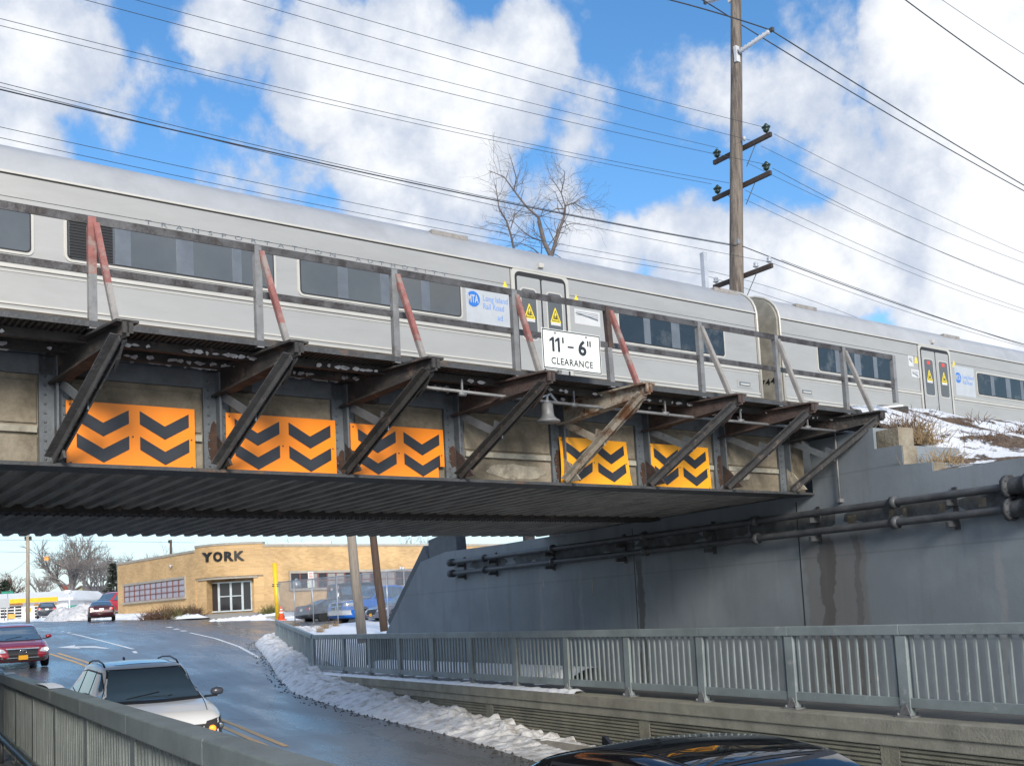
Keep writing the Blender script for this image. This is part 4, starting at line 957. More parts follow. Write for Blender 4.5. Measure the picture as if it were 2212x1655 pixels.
            _, s, z = it; mb = MB(); mb.box(s - .25, s + .25, PT - .012, PT, z - .09, z + .09); v = mb.build('side_vent', 'train', r)
            mb = MB(); mb.box(s - .19, s + .19, PT - .016, PT - .012, z - .05, z + .045); mb.build('vent_slot', 'tpost', v)
            mb = MB(); mb.box(s - .15, s + .15, PT - .03, PT - .016, z - .03, z + .01); mb.build('vent_handle', 'trim', v)
        elif it[0] == 'hatch':
            _, s = it; mb = MB(); mb.box(s - .42, s + .42, PT + .26, PT + .9, 7.36, 7.455); mb.build('roof_hatch', 'greypaint', r)
        elif it[0] == 'light':
            _, s = it; mb = MB(); mb.box(s - .05, s + .07, PT - .04, PT + .03, 6.98, 7.07); mb.box(s + .03, s + .055, PT - .05, PT - .04, 6.99, 7.06); mb.build('door_lamp', 'trim', r)
        elif it[0] == 'words':
            _, s, txt, wd = it; mb = MB(); text(mb, txt, lambda x, y, t: F(s + x, 6.445 + y, t), .075, wd, space=2.6, thick=.003); mb.build('lettering', 'tpost', r)
    # the rounded end cap
    e, sg = (a1, 1) if flip_end == 'right' else (a0, -1)
    capp = [(.02, 4.72), (.02, zg)] + [(x + .02, z - .015) for x, z in arc]; cap2 = capp + [(Wd - x, z) for x, z in reversed(capp[:-1])]
    mb = MB(); mb.prism(cap2, lambda x, y, t: Vector((t, PT + x, y)), e + sg * .01, e + sg * .09); mb.build('car_end', 'endcap', r)
    hoop = [(-.012, 4.72), (-.012, zg)] + [(x - .012, z + .015) for x, z in arc]
    pts = [Vector((e - sg * .0, PT + x, z)) for x, z in hoop + [(Wd - x, z) for x, z in reversed(hoop[:-1])]]
    mb = MB(); mb.tube(pts, .03, 6); mb.build('end_hoop', 'trim', r)
    mb = MB(); mb.box(e + sg * .09, e + sg * .30, PT + 1.05, PT + 2.15, 4.75, 6.75); mb.build('gangway', 'blackplastic', r)
    mb = MB(); mb.box(e + sg * .09, e + sg * .36, PT + 1.45, PT + 1.75, 4.1, 4.35); mb.build('coupler', 'steel', r)
    if reporting:
        ex = e + sg * .096
        mb = MB(); text(mb, reporting, lambda x, y, t: Vector((ex - .0, PT + .80 - x, 5.26 + y)), .15, .62, space=1.1, bold=.02, thick=0); mb.build('car_number', 'black', r)
    return r
railcar('railcar', 'nearer silver railcar filling the left, with the blue logo panel beside its doors', -6.2, 19.6,
        [('win', -.3, 3.29, False), ('win', 3.82, 7.15, True), ('win', 7.65, 10.98, False), ('logo', 11.12, 12.17), ('door', 12.34, 13.62), ('win', 15.1, 18.36, False),
         ('tri', 12.08, 6.42), ('tri', 13.92, 6.40), ('notice', 13.85, 14.55, 5.92, 6.24), ('vent', 19.0, 5.08), ('hatch', 11.0), ('hatch', 18.9), ('light', 13.0),
         ('words', 5.0, 'TRANSPORTATION', 3.35), ('words', 8.75, 'AUTHORITY', 1.95)], 'right')
railcar('railcar', 'farther silver railcar at the right, with white number on its tan end beyond the gap', 20.45, 46.2,
        [('win', 21.87, 25.0, False), ('door', 26.45, 27.85), ('logo', 28.12, 29.15), ('win', 29.3, 32.6, False), ('win', 33.2, 36.5, False), ('door', 38.8, 40.1),
         ('tri', 26.22, 6.38), ('tri', 28.13, 6.45), ('notice', 25.85, 26.08, 6.2, 6.5), ('notice', 25.95, 26.32, 5.9, 6.12), ('vent', 21.3, 5.08), ('hatch', 21.9), ('hatch', 28.6), ('light', 27.1)], 'left', '9744')

# ================================================================== poles and wires
def wood_pole(mb, a, b, r0, r1, n=12):
    a, b = Vector(a), Vector(b); mb.tube([a.lerp(b, k / 8) + Vector((.015 * sin(k * 2.1), .015 * cos(k * 1.7), 0)) * (0 < k < 8) for k in range(9)], [lerp(r0, r1, k / 8) for k in range(9)], n)
PP = 20.45
up = E('utility_pole', 'B', (23.75, PP, 3.3), 'tall wooden utility pole rising behind the railcars, carrying three crossarms', 'utility pole')
mb = MB(); q0, q1 = Vector(BP(1591, 630, PP)), Vector(BP(1590, -40, PP)); wood_pole(mb, q0 - (q1 - q0) * .35, q1, .235, .165); mb.build('pole_shaft', 'pole_wood', up)
def on(x, y, p): return Vector(BP(x, y, p))
def crossarm(pl, pr, ins, mt, kind):
    zl = on(*pl, PP + 1.15); zr = on(*pr, PP - 1.15); XA = (zl.x + zr.x) / 2; c0, c1 = Vector((XA, PP + 1.15, zl.z)), Vector((XA, PP - 1.15, zr.z))
    # keep the arm level and square to the line
    z = (c0.z + c1.z) / 2; c0.z = c1.z = z
    mb = MB(); mb.bar(c0, c1, .10, .13, (0, 0, 1)); am = mb.build('crossarm', mt, up, bevel=0)
    for sgn in (-1, 1):
        mb = MB(); mb.bar((XA, PP + sgn * .55, z - .06), (XA, PP + sgn * .14, z - .62), .025, .012, (1, 0, 0)); mb.build('arm_brace', 'galv' if kind == 'porcelain' else 'blueish' if False else 'tpost', am)
    for q in ins:
        mb = MB(); c = Vector((XA, PP - q, z + .065)); mb.lathe(c, [(-.16, .012), (.08, .012)], 6)
        if kind == 'insul': mb.lathe(c, [(.05, .04), (.09, .085), (.13, .10), (.15, .05), (.18, .12), (.22, .14), (.26, .08), (.30, .05), (.33, .03)], 12)
        else: mb.lathe(c, [(.05, .05), (.09, .10), (.12, .04), (.15, .075), (.20, .06), (.22, .03)], 12)
        mb.build('insulator', kind, am)
    return z
za = crossarm((1543, 348), (1665, 295), (-1.0, .98), 'arm_wood', 'insul')
zb_ = crossarm((1537, 426), (1669, 379), (-.95, 1.0), 'arm_wood', 'insul')
zc = crossarm((1514, 616), (1696, 579), (-1.05, .55, 1.05), 'arm_wood', 'porcelain')
for q, z in ((.15, za), (-.12, zb_)):
    mb = MB(); mb.lathe((on(1592, 340, PP).x, PP - q * 2.2, z + .07), [(0, .03), (.05, .06), (.12, .05), (.14, .02)], 10); mb.build('insulator', 'porcelain', up)
for (xa, ya, xb, yb, pa, pb) in ((1592, 116, 1666, 66, PP - .15, PP - 1.1), (1578, -12, 1524, 6, PP + .15, PP + 1.2)):
    a, b = on(xa, ya, pa), on(xb, yb, pb)
    mb = MB(); d = (b - a); L = d.length; n = int(L / .06)
    mb.lathe(a, [(k * L / n / 1., .085 if k % 2 else .055) for k in range(1, n)] , 12, axis=d.normalized()); mb.build('post_insulator', 'porcelain', up)
    mb = MB(); mb.box(a.x - .08, a.x + .08, a.y - .04, a.y + .06, a.z - .28, a.z + .22); mb.build('insulator_base', 'whitest', up)
    mb = MB(); mb.box(b.x - .05, b.x + .05, b.y - .08, b.y + .05, b.z - .05, b.z + .06); mb.build('wire_clamp', 'steel', up)
mb = MB(); z = on(1603, 531, PP).z; mb.box(23.7, 23.82, PP - .2, PP - .05, z - .08, z + .08); mb.build('cable_clamp', 'galv', up)
stub = E('timber_post', 'B', (22.0, PP + .3, 3.3), 'plain grey square post just left of the tall utility pole, behind the railcar', 'post')
a = on(1519, 547, PP + .2); mb = MB(); mb.bar((a.x, PP + .2, 3.2), (a.x, PP + .2, a.z), .15, .15, (0, 1, 0)); mb.build('post_shaft', 'porcelain', stub)

def wire(label, pxs, p, r, ext=(12, 14)):
    P = [on(x, y, p) for x, y in pxs]
    def f(s):      # piecewise quadratic / linear through the sampled points
        if len(P) == 2: return P[0].z + (P[1].z - P[0].z) * (s - P[0].x) / (P[1].x - P[0].x)
        k = 0 if s < P[1].x or len(P) == 3 else len(P) - 3
        a, b, c = P[k:k + 3]
        return a.z * (s - b.x) * (s - c.x) / ((a.x - b.x) * (a.x - c.x)) + b.z * (s - a.x) * (s - c.x) / ((b.x - a.x) * (b.x - c.x)) + c.z * (s - a.x) * (s - b.x) / ((c.x - a.x) * (c.x - b.x))
    s0, s1 = P[0].x - ext[0], P[-1].x + ext[1]; n = 40
    mb = MB(); mb.tube([(lerp(s0, s1, k / n), p, f(lerp(s0, s1, k / n))) for k in range(n + 1)], r, 5)
    return props(mb.build('overhead_wire', 'wire', fr='B', base=(P[0].x, p, P[0].z)), label, 'wire', 'overhead wires along the railway')
TW, TK = .0065, .015
pn_, pf_ = PP - 1.0, PP + 1.0
E0 = (12, 0); E1 = (0, 40)
wire('topmost thin wire coming from the upper left to the near end of the upper crossarm', [(640, 0), (1097, 130), (1656, 277)], pn_, TW, E0)
wire('second thin wire from the top, running left from the upper crossarm', [(521, 0), (1097, 164), (1621, 304)], PP - .33, TW, E0)
wire('third thin wire from the top, running left to the far end of the upper crossarm', [(290, 0), (1097, 211), (1551, 320)], pf_, TW, E0)
wire('fourth thin wire from the top, running left to the near end of the second crossarm', [(181, 0), (1097, 233), (1650, 355)], pn_, TW, E0)
wire('upper of the two wires leaving the second crossarm toward the left edge', [(0, 41), (1097, 302), (1575, 396)], PP + .26, TW, E0)
wire('lower of the two wires leaving the second crossarm toward the left edge', [(0, 56), (1097, 311), (1537, 398)], pf_, TW, E0)
wire('thin wire just above the thick cable, left of the pole', [(0, 179), (1097, 436), (1603, 532)], PP - .15, TW * 1.1, E0)
wire('thick cable in the middle of the wires left of the pole', [(0, 194), (1097, 439), (1590, 532)], PP - .2, TK, E0)
wire('thin wire that crosses the thick cable and ends at the lowest crossarm', [(0, 188), (1097, 451), (1660, 566)], PP - .55, TW, E0)
wire('upper of the two low wires that skim the railcar roof', [(0, 275), (1097, 506), (1545, 589)], PP + 1.05, TW, (12, 0))
wire('lowest wire skimming the railcar roof', [(0, 298), (1097, 522), (1517, 593)], PP + 1.2, TW, (12, 0))
wire('topmost thin wire right of the pole, from the near end of the upper crossarm', [(1672, 290), (1934, 421), (2212, 548)], pn_, TW, E1)
wire('second thin wire right of the pole', [(1644, 316), (1925, 450), (2212, 568)], PP - .33, TW, E1)
wire('thin wire right of the pole that meets another near the edge of the clouds', [(1613, 352), (1900, 487), (2212, 614)], pf_, TW, E1)
wire('wire right of the pole from the near end of the second crossarm', [(1669, 364), (1930, 498), (2212, 616)], pn_, TW * 1.2, E1)
wire('upper of the middle pair right of the pole', [(1609, 411), (1900, 548), (2212, 668)], PP + .26, TW * 1.1, E1)
wire('lower of the middle pair right of the pole', [(1609, 431), (1900, 562), (2212, 676)], pf_, TW, E1)
wire('upper wire of the low bundle right of the pole', [(1603, 532), (1690, 566), (2212, 744)], PP - .2, TK, E1)
wire('middle wire of the low bundle right of the pole', [(1688, 562), (1940, 655), (2212, 747)], pn_, TW * 1.3, E1)
wire('lower wire of the low bundle right of the pole', [(1660, 566), (1930, 664), (2212, 750)], PP - .55, TW, E1)
wire('upper of the wires right of the pole that sink behind the railcar roof', [(1545, 589), (1640, 614), (1869, 694)], PP + 1.05, TW, (0, 20))
wire('lowest wire right of the pole, dipping behind the railcar roof', [(1517, 593), (1640, 633), (1757, 671)], PP + 1.2, TW, (0, 20))
wire('heavy line crossing the pole top toward the right edge', [(1444, 0), (1579, 38), (1667, 67)], PP - 1.0, .02, (15, 0))
wire('heavy line held by the ribbed insulator, dropping to the right edge', [(1667, 67), (1897, 211), (2212, 401)], PP - 1.05, .02, (0, 40))
wire('heavy line from the far insulator, passing behind the pole top', [(1509, -4), (1577, 38), (1601, 54)], PP + 1.1, .02, (0, 0))
wire('heavy line running below its twin toward the right edge', [(1601, 54), (1897, 234), (2212, 413)], PP + 1.1, .02, (0, 40))
wire('single black cable crossing the upper right corner', [(1955, 0), (2085, 95), (2212, 183)], 13.9, .016, (12, 14))
wire('faint thin wire highest in the upper right corner', [(2034, 0), (2120, 58), (2212, 118)], 13.9, .007, (12, 14))

# ================================================================== trees
def grow(mb, p, d, L, r, lev, rnd, spread=.5, upb=.12, seg=3, kids=(2, 4), n=4, minr=.004, shrink=.68):
    pts = [Vector(p)]; dd = Vector(d).normalized()
    for k in range(seg):
        dd = (dd + Vector((rnd.gauss(0, .16), rnd.gauss(0, .16), rnd.gauss(upb * .4, .12)))).normalized(); pts.append(pts[-1] + dd * L / seg)
    mb.tube(pts, [max(minr, lerp(r, r * .6, k / seg)) for k in range(seg + 1)], 3 if lev < 3 else n, cap=False)
    if lev <= 0: return
    for k in range(rnd.randint(*kids)):
        f = rnd.uniform(.35, 1.) if k else 1.; i = min(seg - 1, int(f * seg)); q = pts[i].lerp(pts[i + 1], f * seg - i)
        a = dd.cross(Vector((rnd.gauss(0, 1), rnd.gauss(0, 1), rnd.gauss(0, 1)))).normalized()
        grow(mb, q, dd + a * rnd.uniform(.4, 1.2) * spread * 1.3 + Vector((0, 0, upb)), L * shrink * rnd.uniform(.75, 1.15), r * .58, lev - 1, rnd, spread, upb, seg, kids, n, minr, shrink)
def zt(x, d=0): return x
def limb(mb, pxs, Y0, r0, r1, rnd, tw, ys=None):
    P = [YP(x, y, Y0 + (ys[i] if ys else 0)) for i, (x, y) in enumerate(pxs)]; P = [Vector((q.x, q.y, q.z)) for q in P]
    mb.tube(P, [lerp(r0, r1, k / (len(P) - 1)) * .62 for k in range(len(P))], 6, cap=False)
    for a, b, k in zip(P, P[1:], range(len(P))):
        for _ in range(tw):
            f = rnd.random(); q = a.lerp(b, f); dd = (b - a).normalized(); s = dd.cross(Vector((rnd.gauss(0, 1), rnd.gauss(0, 1), rnd.gauss(0, 1)))).normalized()
            grow(mb, q, dd * .6 + s, rnd.uniform(.35, .85), lerp(r0, r1, k / len(P)) * .18, 2, rnd, .6, .05, 3, (1, 3), 3, .003, .66)
rnd = random.Random(5)
def z2(x, y): return (951 + x / 3.770, 292.6 + y / 3.770)
def tree(label, base_px, Y, limbs, mt='bark', group='bare trees beyond the railway'):
    b = YP(*base_px, Y); base = (b.x, b.y, 2.5); r = E('bare_tree', 'W', base, label, 'tree', group)
    mb = MB(); mb.tube([(b.x, b.y, 2.4), (b.x, b.y, b.z * .6 + 1), (b.x, b.y, b.z)], [.24, .2, limbs[0][1] * 1.2], 7); mb.build('trunk', mt, r)
    mb = MB()
    for pxs, r0, r1, tw, dep in limbs:
        limb(mb, [z2(*q) for q in pxs], Y, r0, r1, rnd, tw, [dep * k / max(1, len(pxs) - 1) for k in range(len(pxs))])
    mb.build('crown', mt, r); return r
TY = 38
tree('bare forked tree above the railcar roof, its right fork reddish at the tips', z2(905, 1010), TY,
     [([(905, 990), (850, 880), (815, 740), (800, 670)], .15, .10, 1, 0), ([(800, 670), (700, 580), (600, 450), (520, 340), (400, 290)], .085, .02, 5, .8),
      ([(600, 450), (620, 350), (590, 240), (560, 150)], .045, .012, 4, -.8), ([(905, 990), (935, 880), (975, 760), (1010, 660), (1018, 575)], .13, .07, 2, .5),
      ([(1018, 575), (985, 470), (940, 400), (880, 330)], .05, .012, 6, .9), ([(985, 470), (1010, 360), (1015, 290)], .04, .01, 6, -.6),
      ([(1018, 575), (1090, 550), (1150, 510), (1200, 490)], .05, .012, 6, .4), ([(1090, 550), (1160, 600), (1270, 620)], .03, .008, 4, 1), ([(1010, 600), (940, 600), (870, 640), (810, 665)], .035, .015, 3, -.5),
      ([(975, 760), (1060, 720), (1160, 730)], .03, .008, 3, -1), ([(955, 800), (900, 765), (840, 760)], .03, .008, 2, .6)])
tree('thin bare tree at the left of the group above the railcar', z2(600, 960), TY + 2,
     [([(600, 930), (575, 810), (540, 700), (480, 600), (460, 470), (450, 400)], .085, .02, 5, .4), ([(575, 760), (600, 660), (660, 600), (700, 560)], .04, .01, 4, .8), ([(560, 820), (500, 790), (450, 790)], .025, .008, 2, .5)])
tree('low slanting bare tree between the two taller trees above the railcar', z2(815, 1000), TY + 1,
     [([(822, 975), (828, 900), (825, 850), (790, 700)], .05, .02, 2, .3), ([(810, 970), (760, 925), (700, 900), (640, 870)], .045, .012, 3, .3), ([(820, 860), (740, 830), (670, 780), (590, 700), (500, 690)], .045, .012, 4, .6)])

# ================================================================== corner building
def WP(P): return (P.x, P.y, P.z)
dL = Vector((sin(radians(-42.6)), cos(radians(-42.6)), 0)); dF = Vector((sin(radians(52)), cos(radians(52)), 0))
QA = YP(424, 1300, 76); QC = YP(572, 1300, 75)
A_ = vpl(424, 1331, QA, dL); L_ = vpl(255, 1327, QA, dL); C_ = vpl(572, 1329, QC, dF)
R_ = C_ + dF * 42
zb = .2
zl_top = (vpl(424, 1186, QA, dL).z + vpl(256, 1217, QA, dL).z) / 2; zf_top = vpl(640, 1175, QC, dF).z; zblk = vpl(572, 1170, QC, dF).z + .02
bd = E('corner_building', 'W', (A_.x, A_.y, zb), 'low yellow brick building on the corner with dark wall lettering and glass entrance', 'building')
W_ = lambda x, y, t: Vector((x, y, t))
back = dF * 40 + dL * 20
plan = [L_, A_, C_, R_, R_ + dL * 22, L_ + dF * 30]
# slightly recessed below the rounded entrance block
chord = (C_ - A_); cdir = chord.normalized(); cn = Vector((cdir.y, -cdir.x, 0))
if cn.y > 0: cn = -cn
def arc(k, out): return A_ + chord * k + cn * (out * (1 - (2 * k - 1) ** 2))
ztop = min(zl_top, zf_top)
inner = [L_, A_ - cn * 1.3 + cdir * .2, C_ - cn * 1.3 - cdir * .2, R_, R_ + dL * 20, L_ + dF * 30]
mb = MB()
for a, b, zt_, nn in ((L_, A_, zl_top, 1), (C_, R_, zf_top, 1)):
    d = (b - a).normalized(); n = Vector((d.y, -d.x, 0)); n = n if n.y < 0 else -n
    mb.prism([(a.x, a.y), (b.x, b.y), (b.x - n.x * .35, b.y - n.y * .35), (a.x - n.x * .35, a.y - n.y * .35)], W_, -.6, zt_ - .18)
mb.build('brick_wall', 'brick', bd)
mb = MB(); mb.prism([(p.x, p.y) for p in (L_ + dF * .3, A_ - cn * .4 + dF * .3, C_ - cn * .4, R_ + dL * .3, R_ + dL * 20, L_ + dF * 30 + dL * 1)], W_, -.5, ztop - .35); mb.build('roof_slab', 'stone', bd)
for a, b, zt_ in ((L_, A_, zl_top), (C_, R_, zf_top)):
    d = (b - a).normalized(); n = Vector((d.y, -d.x, 0)); n = n if n.y < 0 else -n
    mb = MB(); mb.bar(a + n * .02 + Vector((0, 0, zt_ - .09 - a.z)), b + n * .02 + Vector((0, 0, zt_ - .09 - b.z)), .18, .5, (0, 0, 1)) if False else mb.prism([(a.x + n.x * .06, a.y + n.y * .06), (b.x + n.x * .06, b.y + n.y * .06), (b.x - n.x * .4, b.y - n.y * .4), (a.x - n.x * .4, a.y - n.y * .4)], W_, zt_ - .18, zt_)
    mb.build('parapet_coping', 'stone', bd)
# rounded block: upper part
zcan = YP(495, 1249, 75).z; N = 16
outer = [arc(k / N, .95) for k in range(N + 1)]; inn = [arc(k / N, .95) - cn * .4 for k in range(N + 1)]
mb = MB(); mb.prism([(p.x, p.y) for p in outer + inn[::-1]], W_, zcan + .02, zblk - .16); mb.build('entrance_block', 'brick', bd)
mb = MB(); o2 = [p + cn * .06 for p in outer]; mb.prism([(p.x, p.y) for p in o2 + inn[::-1]], W_, zblk - .16, zblk); mb.build('parapet_coping', 'stone', bd)
mb = MB(); mb.prism([(p.x, p.y) for p in [arc(k / N, .95) for k in range(N + 1)] + [C_ - cn * 1.3, A_ - cn * 1.3]], W_, zcan - .0, zcan + .14); mb.build('canopy_soffit', 'stone', bd)
mb = MB(); o3 = [p + cn * .12 for p in outer[1:-1]]; mb.prism([(p.x, p.y) for p in o3 + inn[1:-1][::-1]], W_, zcan - .05, zcan + .05); mb.build('canopy_edge', 'stone', bd)
def kx(x, out=.95):    # position along the arc for a pixel column
    best = min(range(0, 401), key=lambda i: abs((lambda P: CX + (P.dot(_Rc)) / P.dot(_F) * FPX)(arc(i / 400, out) + Vector((0, 0, YP(500, 1260, 75).z - A_.z))) - x))
    return best / 400
for xa, xb in ((425, 446), (548, 571)):
    ka, kb = kx(xa), kx(xb); mb = MB()
    P = [arc(lerp(ka, kb, q / 3), .95) for q in range(4)]
    Pb = [p - cn * 1.25 for p in P]; mb.prism([(p.x, p.y) for p in P + Pb[::-1]], W_, -.6, zcan + .02); mb.build('entrance_pier', 'brick', bd)
mb = MB(); a, b = arc(.1, 0) - cn * .25, arc(.92, 0) - cn * .25
mb.prism([(p.x, p.y) for p in (a, b, b - cn * .2, a - cn * .2)], W_, -.6, zcan + .02); mb.build('recess_wall', 'brick', bd)
# entrance doors: frame of four lights
dp = arc(.5, 0) - cn * .2
def DPt(x, y, off=0.): q = vpl(x, y, dp, cdir); return q + cn * off
xs = [456, 474, 500, 525, 544]; zt0 = DPt(500, 1256).z; zt1 = DPt(500, 1321).z
er = None
mb = MB()
def dq(xa, xb, za, zb2, o0, o1, mt=0):
    a, b = DPt(xa, 1290), DPt(xb, 1290); mb.prism([(p.x, p.y) for p in (a + cn * o0, b + cn * o0, b + cn * o1, a + cn * o1)], W_, za, zb2)
dq(xs[0], xs[-1], zt0 - .09, zt0, .0, .10); dq(xs[0], xs[-1], zt1, zt1 + .1, .0, .10)
for i, x in enumerate(xs):
    ww = 2.2 if i in (1, 2, 3) else 1.2; dq(x - ww, x + ww, zt1, zt0, .001, .09)
mb.build('door_frame', 'alu', bd); fr_ = bpy.data.objects[mb and 'door_frame']
for i in range(4):
    mb = MB(); dq(xs[i] + .8, xs[i + 1] - .8, zt1 + .1, zt0 - .09, .02, .04); gp_ = mb.build('entrance_door' if i in (1, 2) else 'sidelight', 'darkpane', bd)
    if i in (1, 2):
        mb = MB(); dq(xs[i] + 1, xs[i + 1] - 1, lerp(zt1, zt0, .50), lerp(zt1, zt0, .50) + .07, .04, .10); mb.build('push_bar', 'alu', gp_)
mb = MB(); P0 = DPt(488, 1253); text(mb, '503', lambda x, y, t: P0 + cdir * x + Vector((0, 0, y)) + cn * (.12 + t), .22, .75, space=1.2, bold=.02, thick=.01); mb.build('house_number', 'black', bd)
# large lettering
for ch, xa, xb in (('Y', 440, 462), ('O', 464, 483), ('R', 487, 507), ('K', 508, 530)):
    ka, kb = kx(xa), kx(xb); pa, pb = arc(ka, .95), arc(kb, .95); d = (pb - pa).normalized(); n = Vector((d.y, -d.x, 0)); n = n if n.y < 0 else -n
    ym = lerp(1212, 1208, (xa - 440) / 90); z0 = vpl((xa + xb) / 2, ym, pa, d).z; z1 = vpl((xa + xb) / 2, ym - 19, pa, d).z
    mb = MB()
    for th_ in (0, .05, .1): text(mb, ch, lambda x, y, t: Vector((pa.x, pa.y, z0)) + d * x + Vector((0, 0, y)) + n * (.05 + t), z1 - z0, (pb - pa).length, bold=.035, thick=th_)
    mb.build('wall_letter', 'black', bd)
# strip windows
def strip_window(name, Q, d, xa, xb, yt, yb, cols, rows, frm, pane, sill=True, coltab=None):
    n = Vector((d.y, -d.x, 0)); n = n if n.y < 0 else -n
    a, b = vpl(xa, 1280, Q, d), vpl(xb, 1280, Q, d); z1 = (vpl(xa, yt[0], Q, d).z + vpl(xb, yt[1], Q, d).z) / 2; z0 = (vpl(xa, yb[0], Q, d).z + vpl(xb, yb[1], Q, d).z) / 2
    L = (b - a).dot(d); s = 1 if L > 0 else -1; L = abs(L); dd = d * s
    def bx(mb, u0, u1, za, zb_, o0, o1): mb.prism([(q.x, q.y) for q in (a + dd * u0 + n * o0, a + dd * u1 + n * o0, a + dd * u1 + n * o1, a + dd * u0 + n * o1)], W_, za, zb_)
    mb = MB(); bx(mb, -.12, 0, z0, z1, .0, .12); bx(mb, L, L + .12, z0, z1, 0, .12); bx(mb, -.12, L + .12, z1, z1 + .18, 0, .14); bx(mb, -.15, L + .15, z0 - .16, z0, 0, .20)
    w = mb.build('window', 'stone', bd)
    mb = MB()
    for i in range(cols + 1): bx(mb, max(0, i * L / cols - .045), min(L, i * L / cols + .045), z0, z1, .02, .09)
    for j in range(rows + 1): bx(mb, 0, L, max(z0, z0 + (z1 - z0) * j / rows - .03), min(z1, z0 + (z1 - z0) * j / rows + .03), .021, .088)
    mb.build('window_frame', frm, w)
    for i in range(cols):
        mb = MB(); bx(mb, i * L / cols, (i + 1) * L / cols, z0, z1, .01, .035); mb.build('pane', (coltab[i % len(coltab)] if coltab else pane), w)
strip_window('w', L_, dL, 270, 401, (1267, 1249), (1301, 1289), 11, 3, 'winframe', 'winpane')
strip_window('w', C_, dF, 628, 940, (1240, 1231), (1268, 1265), 17, 2, 'winframe', 'darkpane', coltab=['darkpane', 'darkpane', 'greypane', 'darkpane', 'greypane', 'greypane'])
# rooftop units, spot lamps
P = vpl(740, 1175, QC, dF) + dL * 8
mb = MB(); mb.box(P.x - 2.8, P.x + 1.0, P.y, P.y + 3, ztop - .5, zf_top + .75); mb.box(P.x - 1.6, P.x + 3.6, P.y - .4, P.y - .02, ztop - .5, zf_top + .70); mb.build('rooftop_unit', 'metalroof', bd)
for (x, y, Q, d) in ((373, 1221, QA, dL), (862, 1226, QC, dF), (868, 1226, QC, dF)):
    n = Vector((d.y, -d.x, 0)); n = n if n.y < 0 else -n; q = vpl(x, y, Q, d)
    mb = MB(); mb.lathe(q, [(0, .04), (.12, .05), (.2, .12), (.26, .13)], 8, axis=n + Vector((0, 0, -.3))); mb.build('flood_lamp', 'whitest', bd)

# apron in front of the entrance, snow strips along the building
def ground_pt(x, y, dz=0.):
    r = ray(x, y).normalized(); t_ = 20.
    while t_ < 400:
        P = r * t_; o, u = P.dot(NR), P.dot(DR)
        if P.z <= max(zground(o, u), zroad(u, o) if ledge(u) < o < redge(u) else -9) + dz: break
        t_ += .1
    return P
mb = MB(); P0 = ground_pt(455, 1337); P1 = ground_pt(612, 1336)
q = [P0 + Vector((0, 0, .1)), P1 + Vector((0, 0, .1)), C_ + dF * 2.5, C_, A_, A_ + dL * 1.0]
zz = [max(p.z, zground(p.dot(NR), p.dot(DR)) + .16) for p in q]
mb.add([Vector((p.x, p.y, z)) for p, z in zip(q, zz)] + [Vector((p.x, p.y, z - .5)) for p, z in zip(q, zz)], [tuple(range(6)), tuple(range(11, 5, -1))] + [(i, (i + 1) % 6, (i + 1) % 6 + 6, i + 6) for i in range(6)])
mb.build('entrance_apron', 'concwalk')['kind'] = 'structure'
def mound(name, label, c, rx, ry, h, mt, ang=0., seed=0, n=40, kind=None, cat='snow', grp=None):
    mb = MB(); ca, sa = cos(ang), sin(ang)
    def f(a, b):
        x, y = (2 * a - 1), (2 * b - 1); r = sqrt(x * x + y * y); e = max(0, 1 - r * r)
        X = c.x + ca * x * rx - sa * y * ry; Y = c.y + sa * x * rx + ca * y * ry
        zz_ = c.z - .15 + h * e ** .6 * (1 + .45 * fbm(X * .8 + seed, Y * .8)) + .12 * fbm(X * 3, Y * 3, seed, 5) * min(1, e * 3)
        return Vector((X, Y, zz_))
    mb.grid(f, n, n); o = mb.build(name, mt, base=(c.x, c.y, c.z - .15)); return props(o, label, cat if not kind else None, grp, kind)
ab_ = atan2(dL.y, dL.x)
mb = MB()
def verge(a, b):
    u = lerp(75.5, 101., b); o0 = redge(u) + .25; o1 = lerp(18.6, 14.0, (u - 77.3) / 20.) + .1; o = lerp(o0, o1, a); return (o, u, zroad0(u) + .02 + (.36 + .12 * fbm(u * .8, a * 2)) * sm(a * 3.5) * sm(b * 8) + .04 * fbm(u * 4, a * 6))
mb.grid(verge, 12, 120); props(mb.build('snow_verge', 'snow', fr='R', base=(16, 80, .8)), 'strip of clean snow between the street kerb and the left wing of the brick building', 'snow')
mound('snow_heap', 'big grey-white ploughed snow heap at the street corner left of the brick building', ground_pt(165, 1338), 4.6, 2.2, 1.15, 'snowdirty', ab_, 3)
mound('snow_heap', 'dark grit-covered snow heap beside the parked dark car at the filling station', ground_pt(138, 1337) + Vector((-1, 4, 0)), 2.6, 1.6, .95, 'snowdirty', ab_, 9)
mound('snow_heap', 'long flat white snow strip below the strip window of the brick building', ground_pt(330, 1337), 8.5, 1.2, .42, 'snow', ab_, 5, 60)
mound('snow_heap', 'low snow ridge on the kerb before the entrance apron', ground_pt(545, 1336), 3.0, .6, .3, 'snow', .2, 7)
mound('snow_heap', 'rough snow heap at the foot of the chain-link fence beside the yellow post', ground_pt(648, 1332), 3.4, 1.3, .5, 'snow', .5, 8)
mound('snow_heap', 'snow heap in front of the blue pickup truck', ground_pt(840, 1330), 4.5, 2.2, .85, 'snow', .6, 11)
mound('snow_heap', 'small snow patch by the filling station sign pole', ground_pt(20, 1341) , 3.2, 1.2, .3, 'snow', .2, 12)
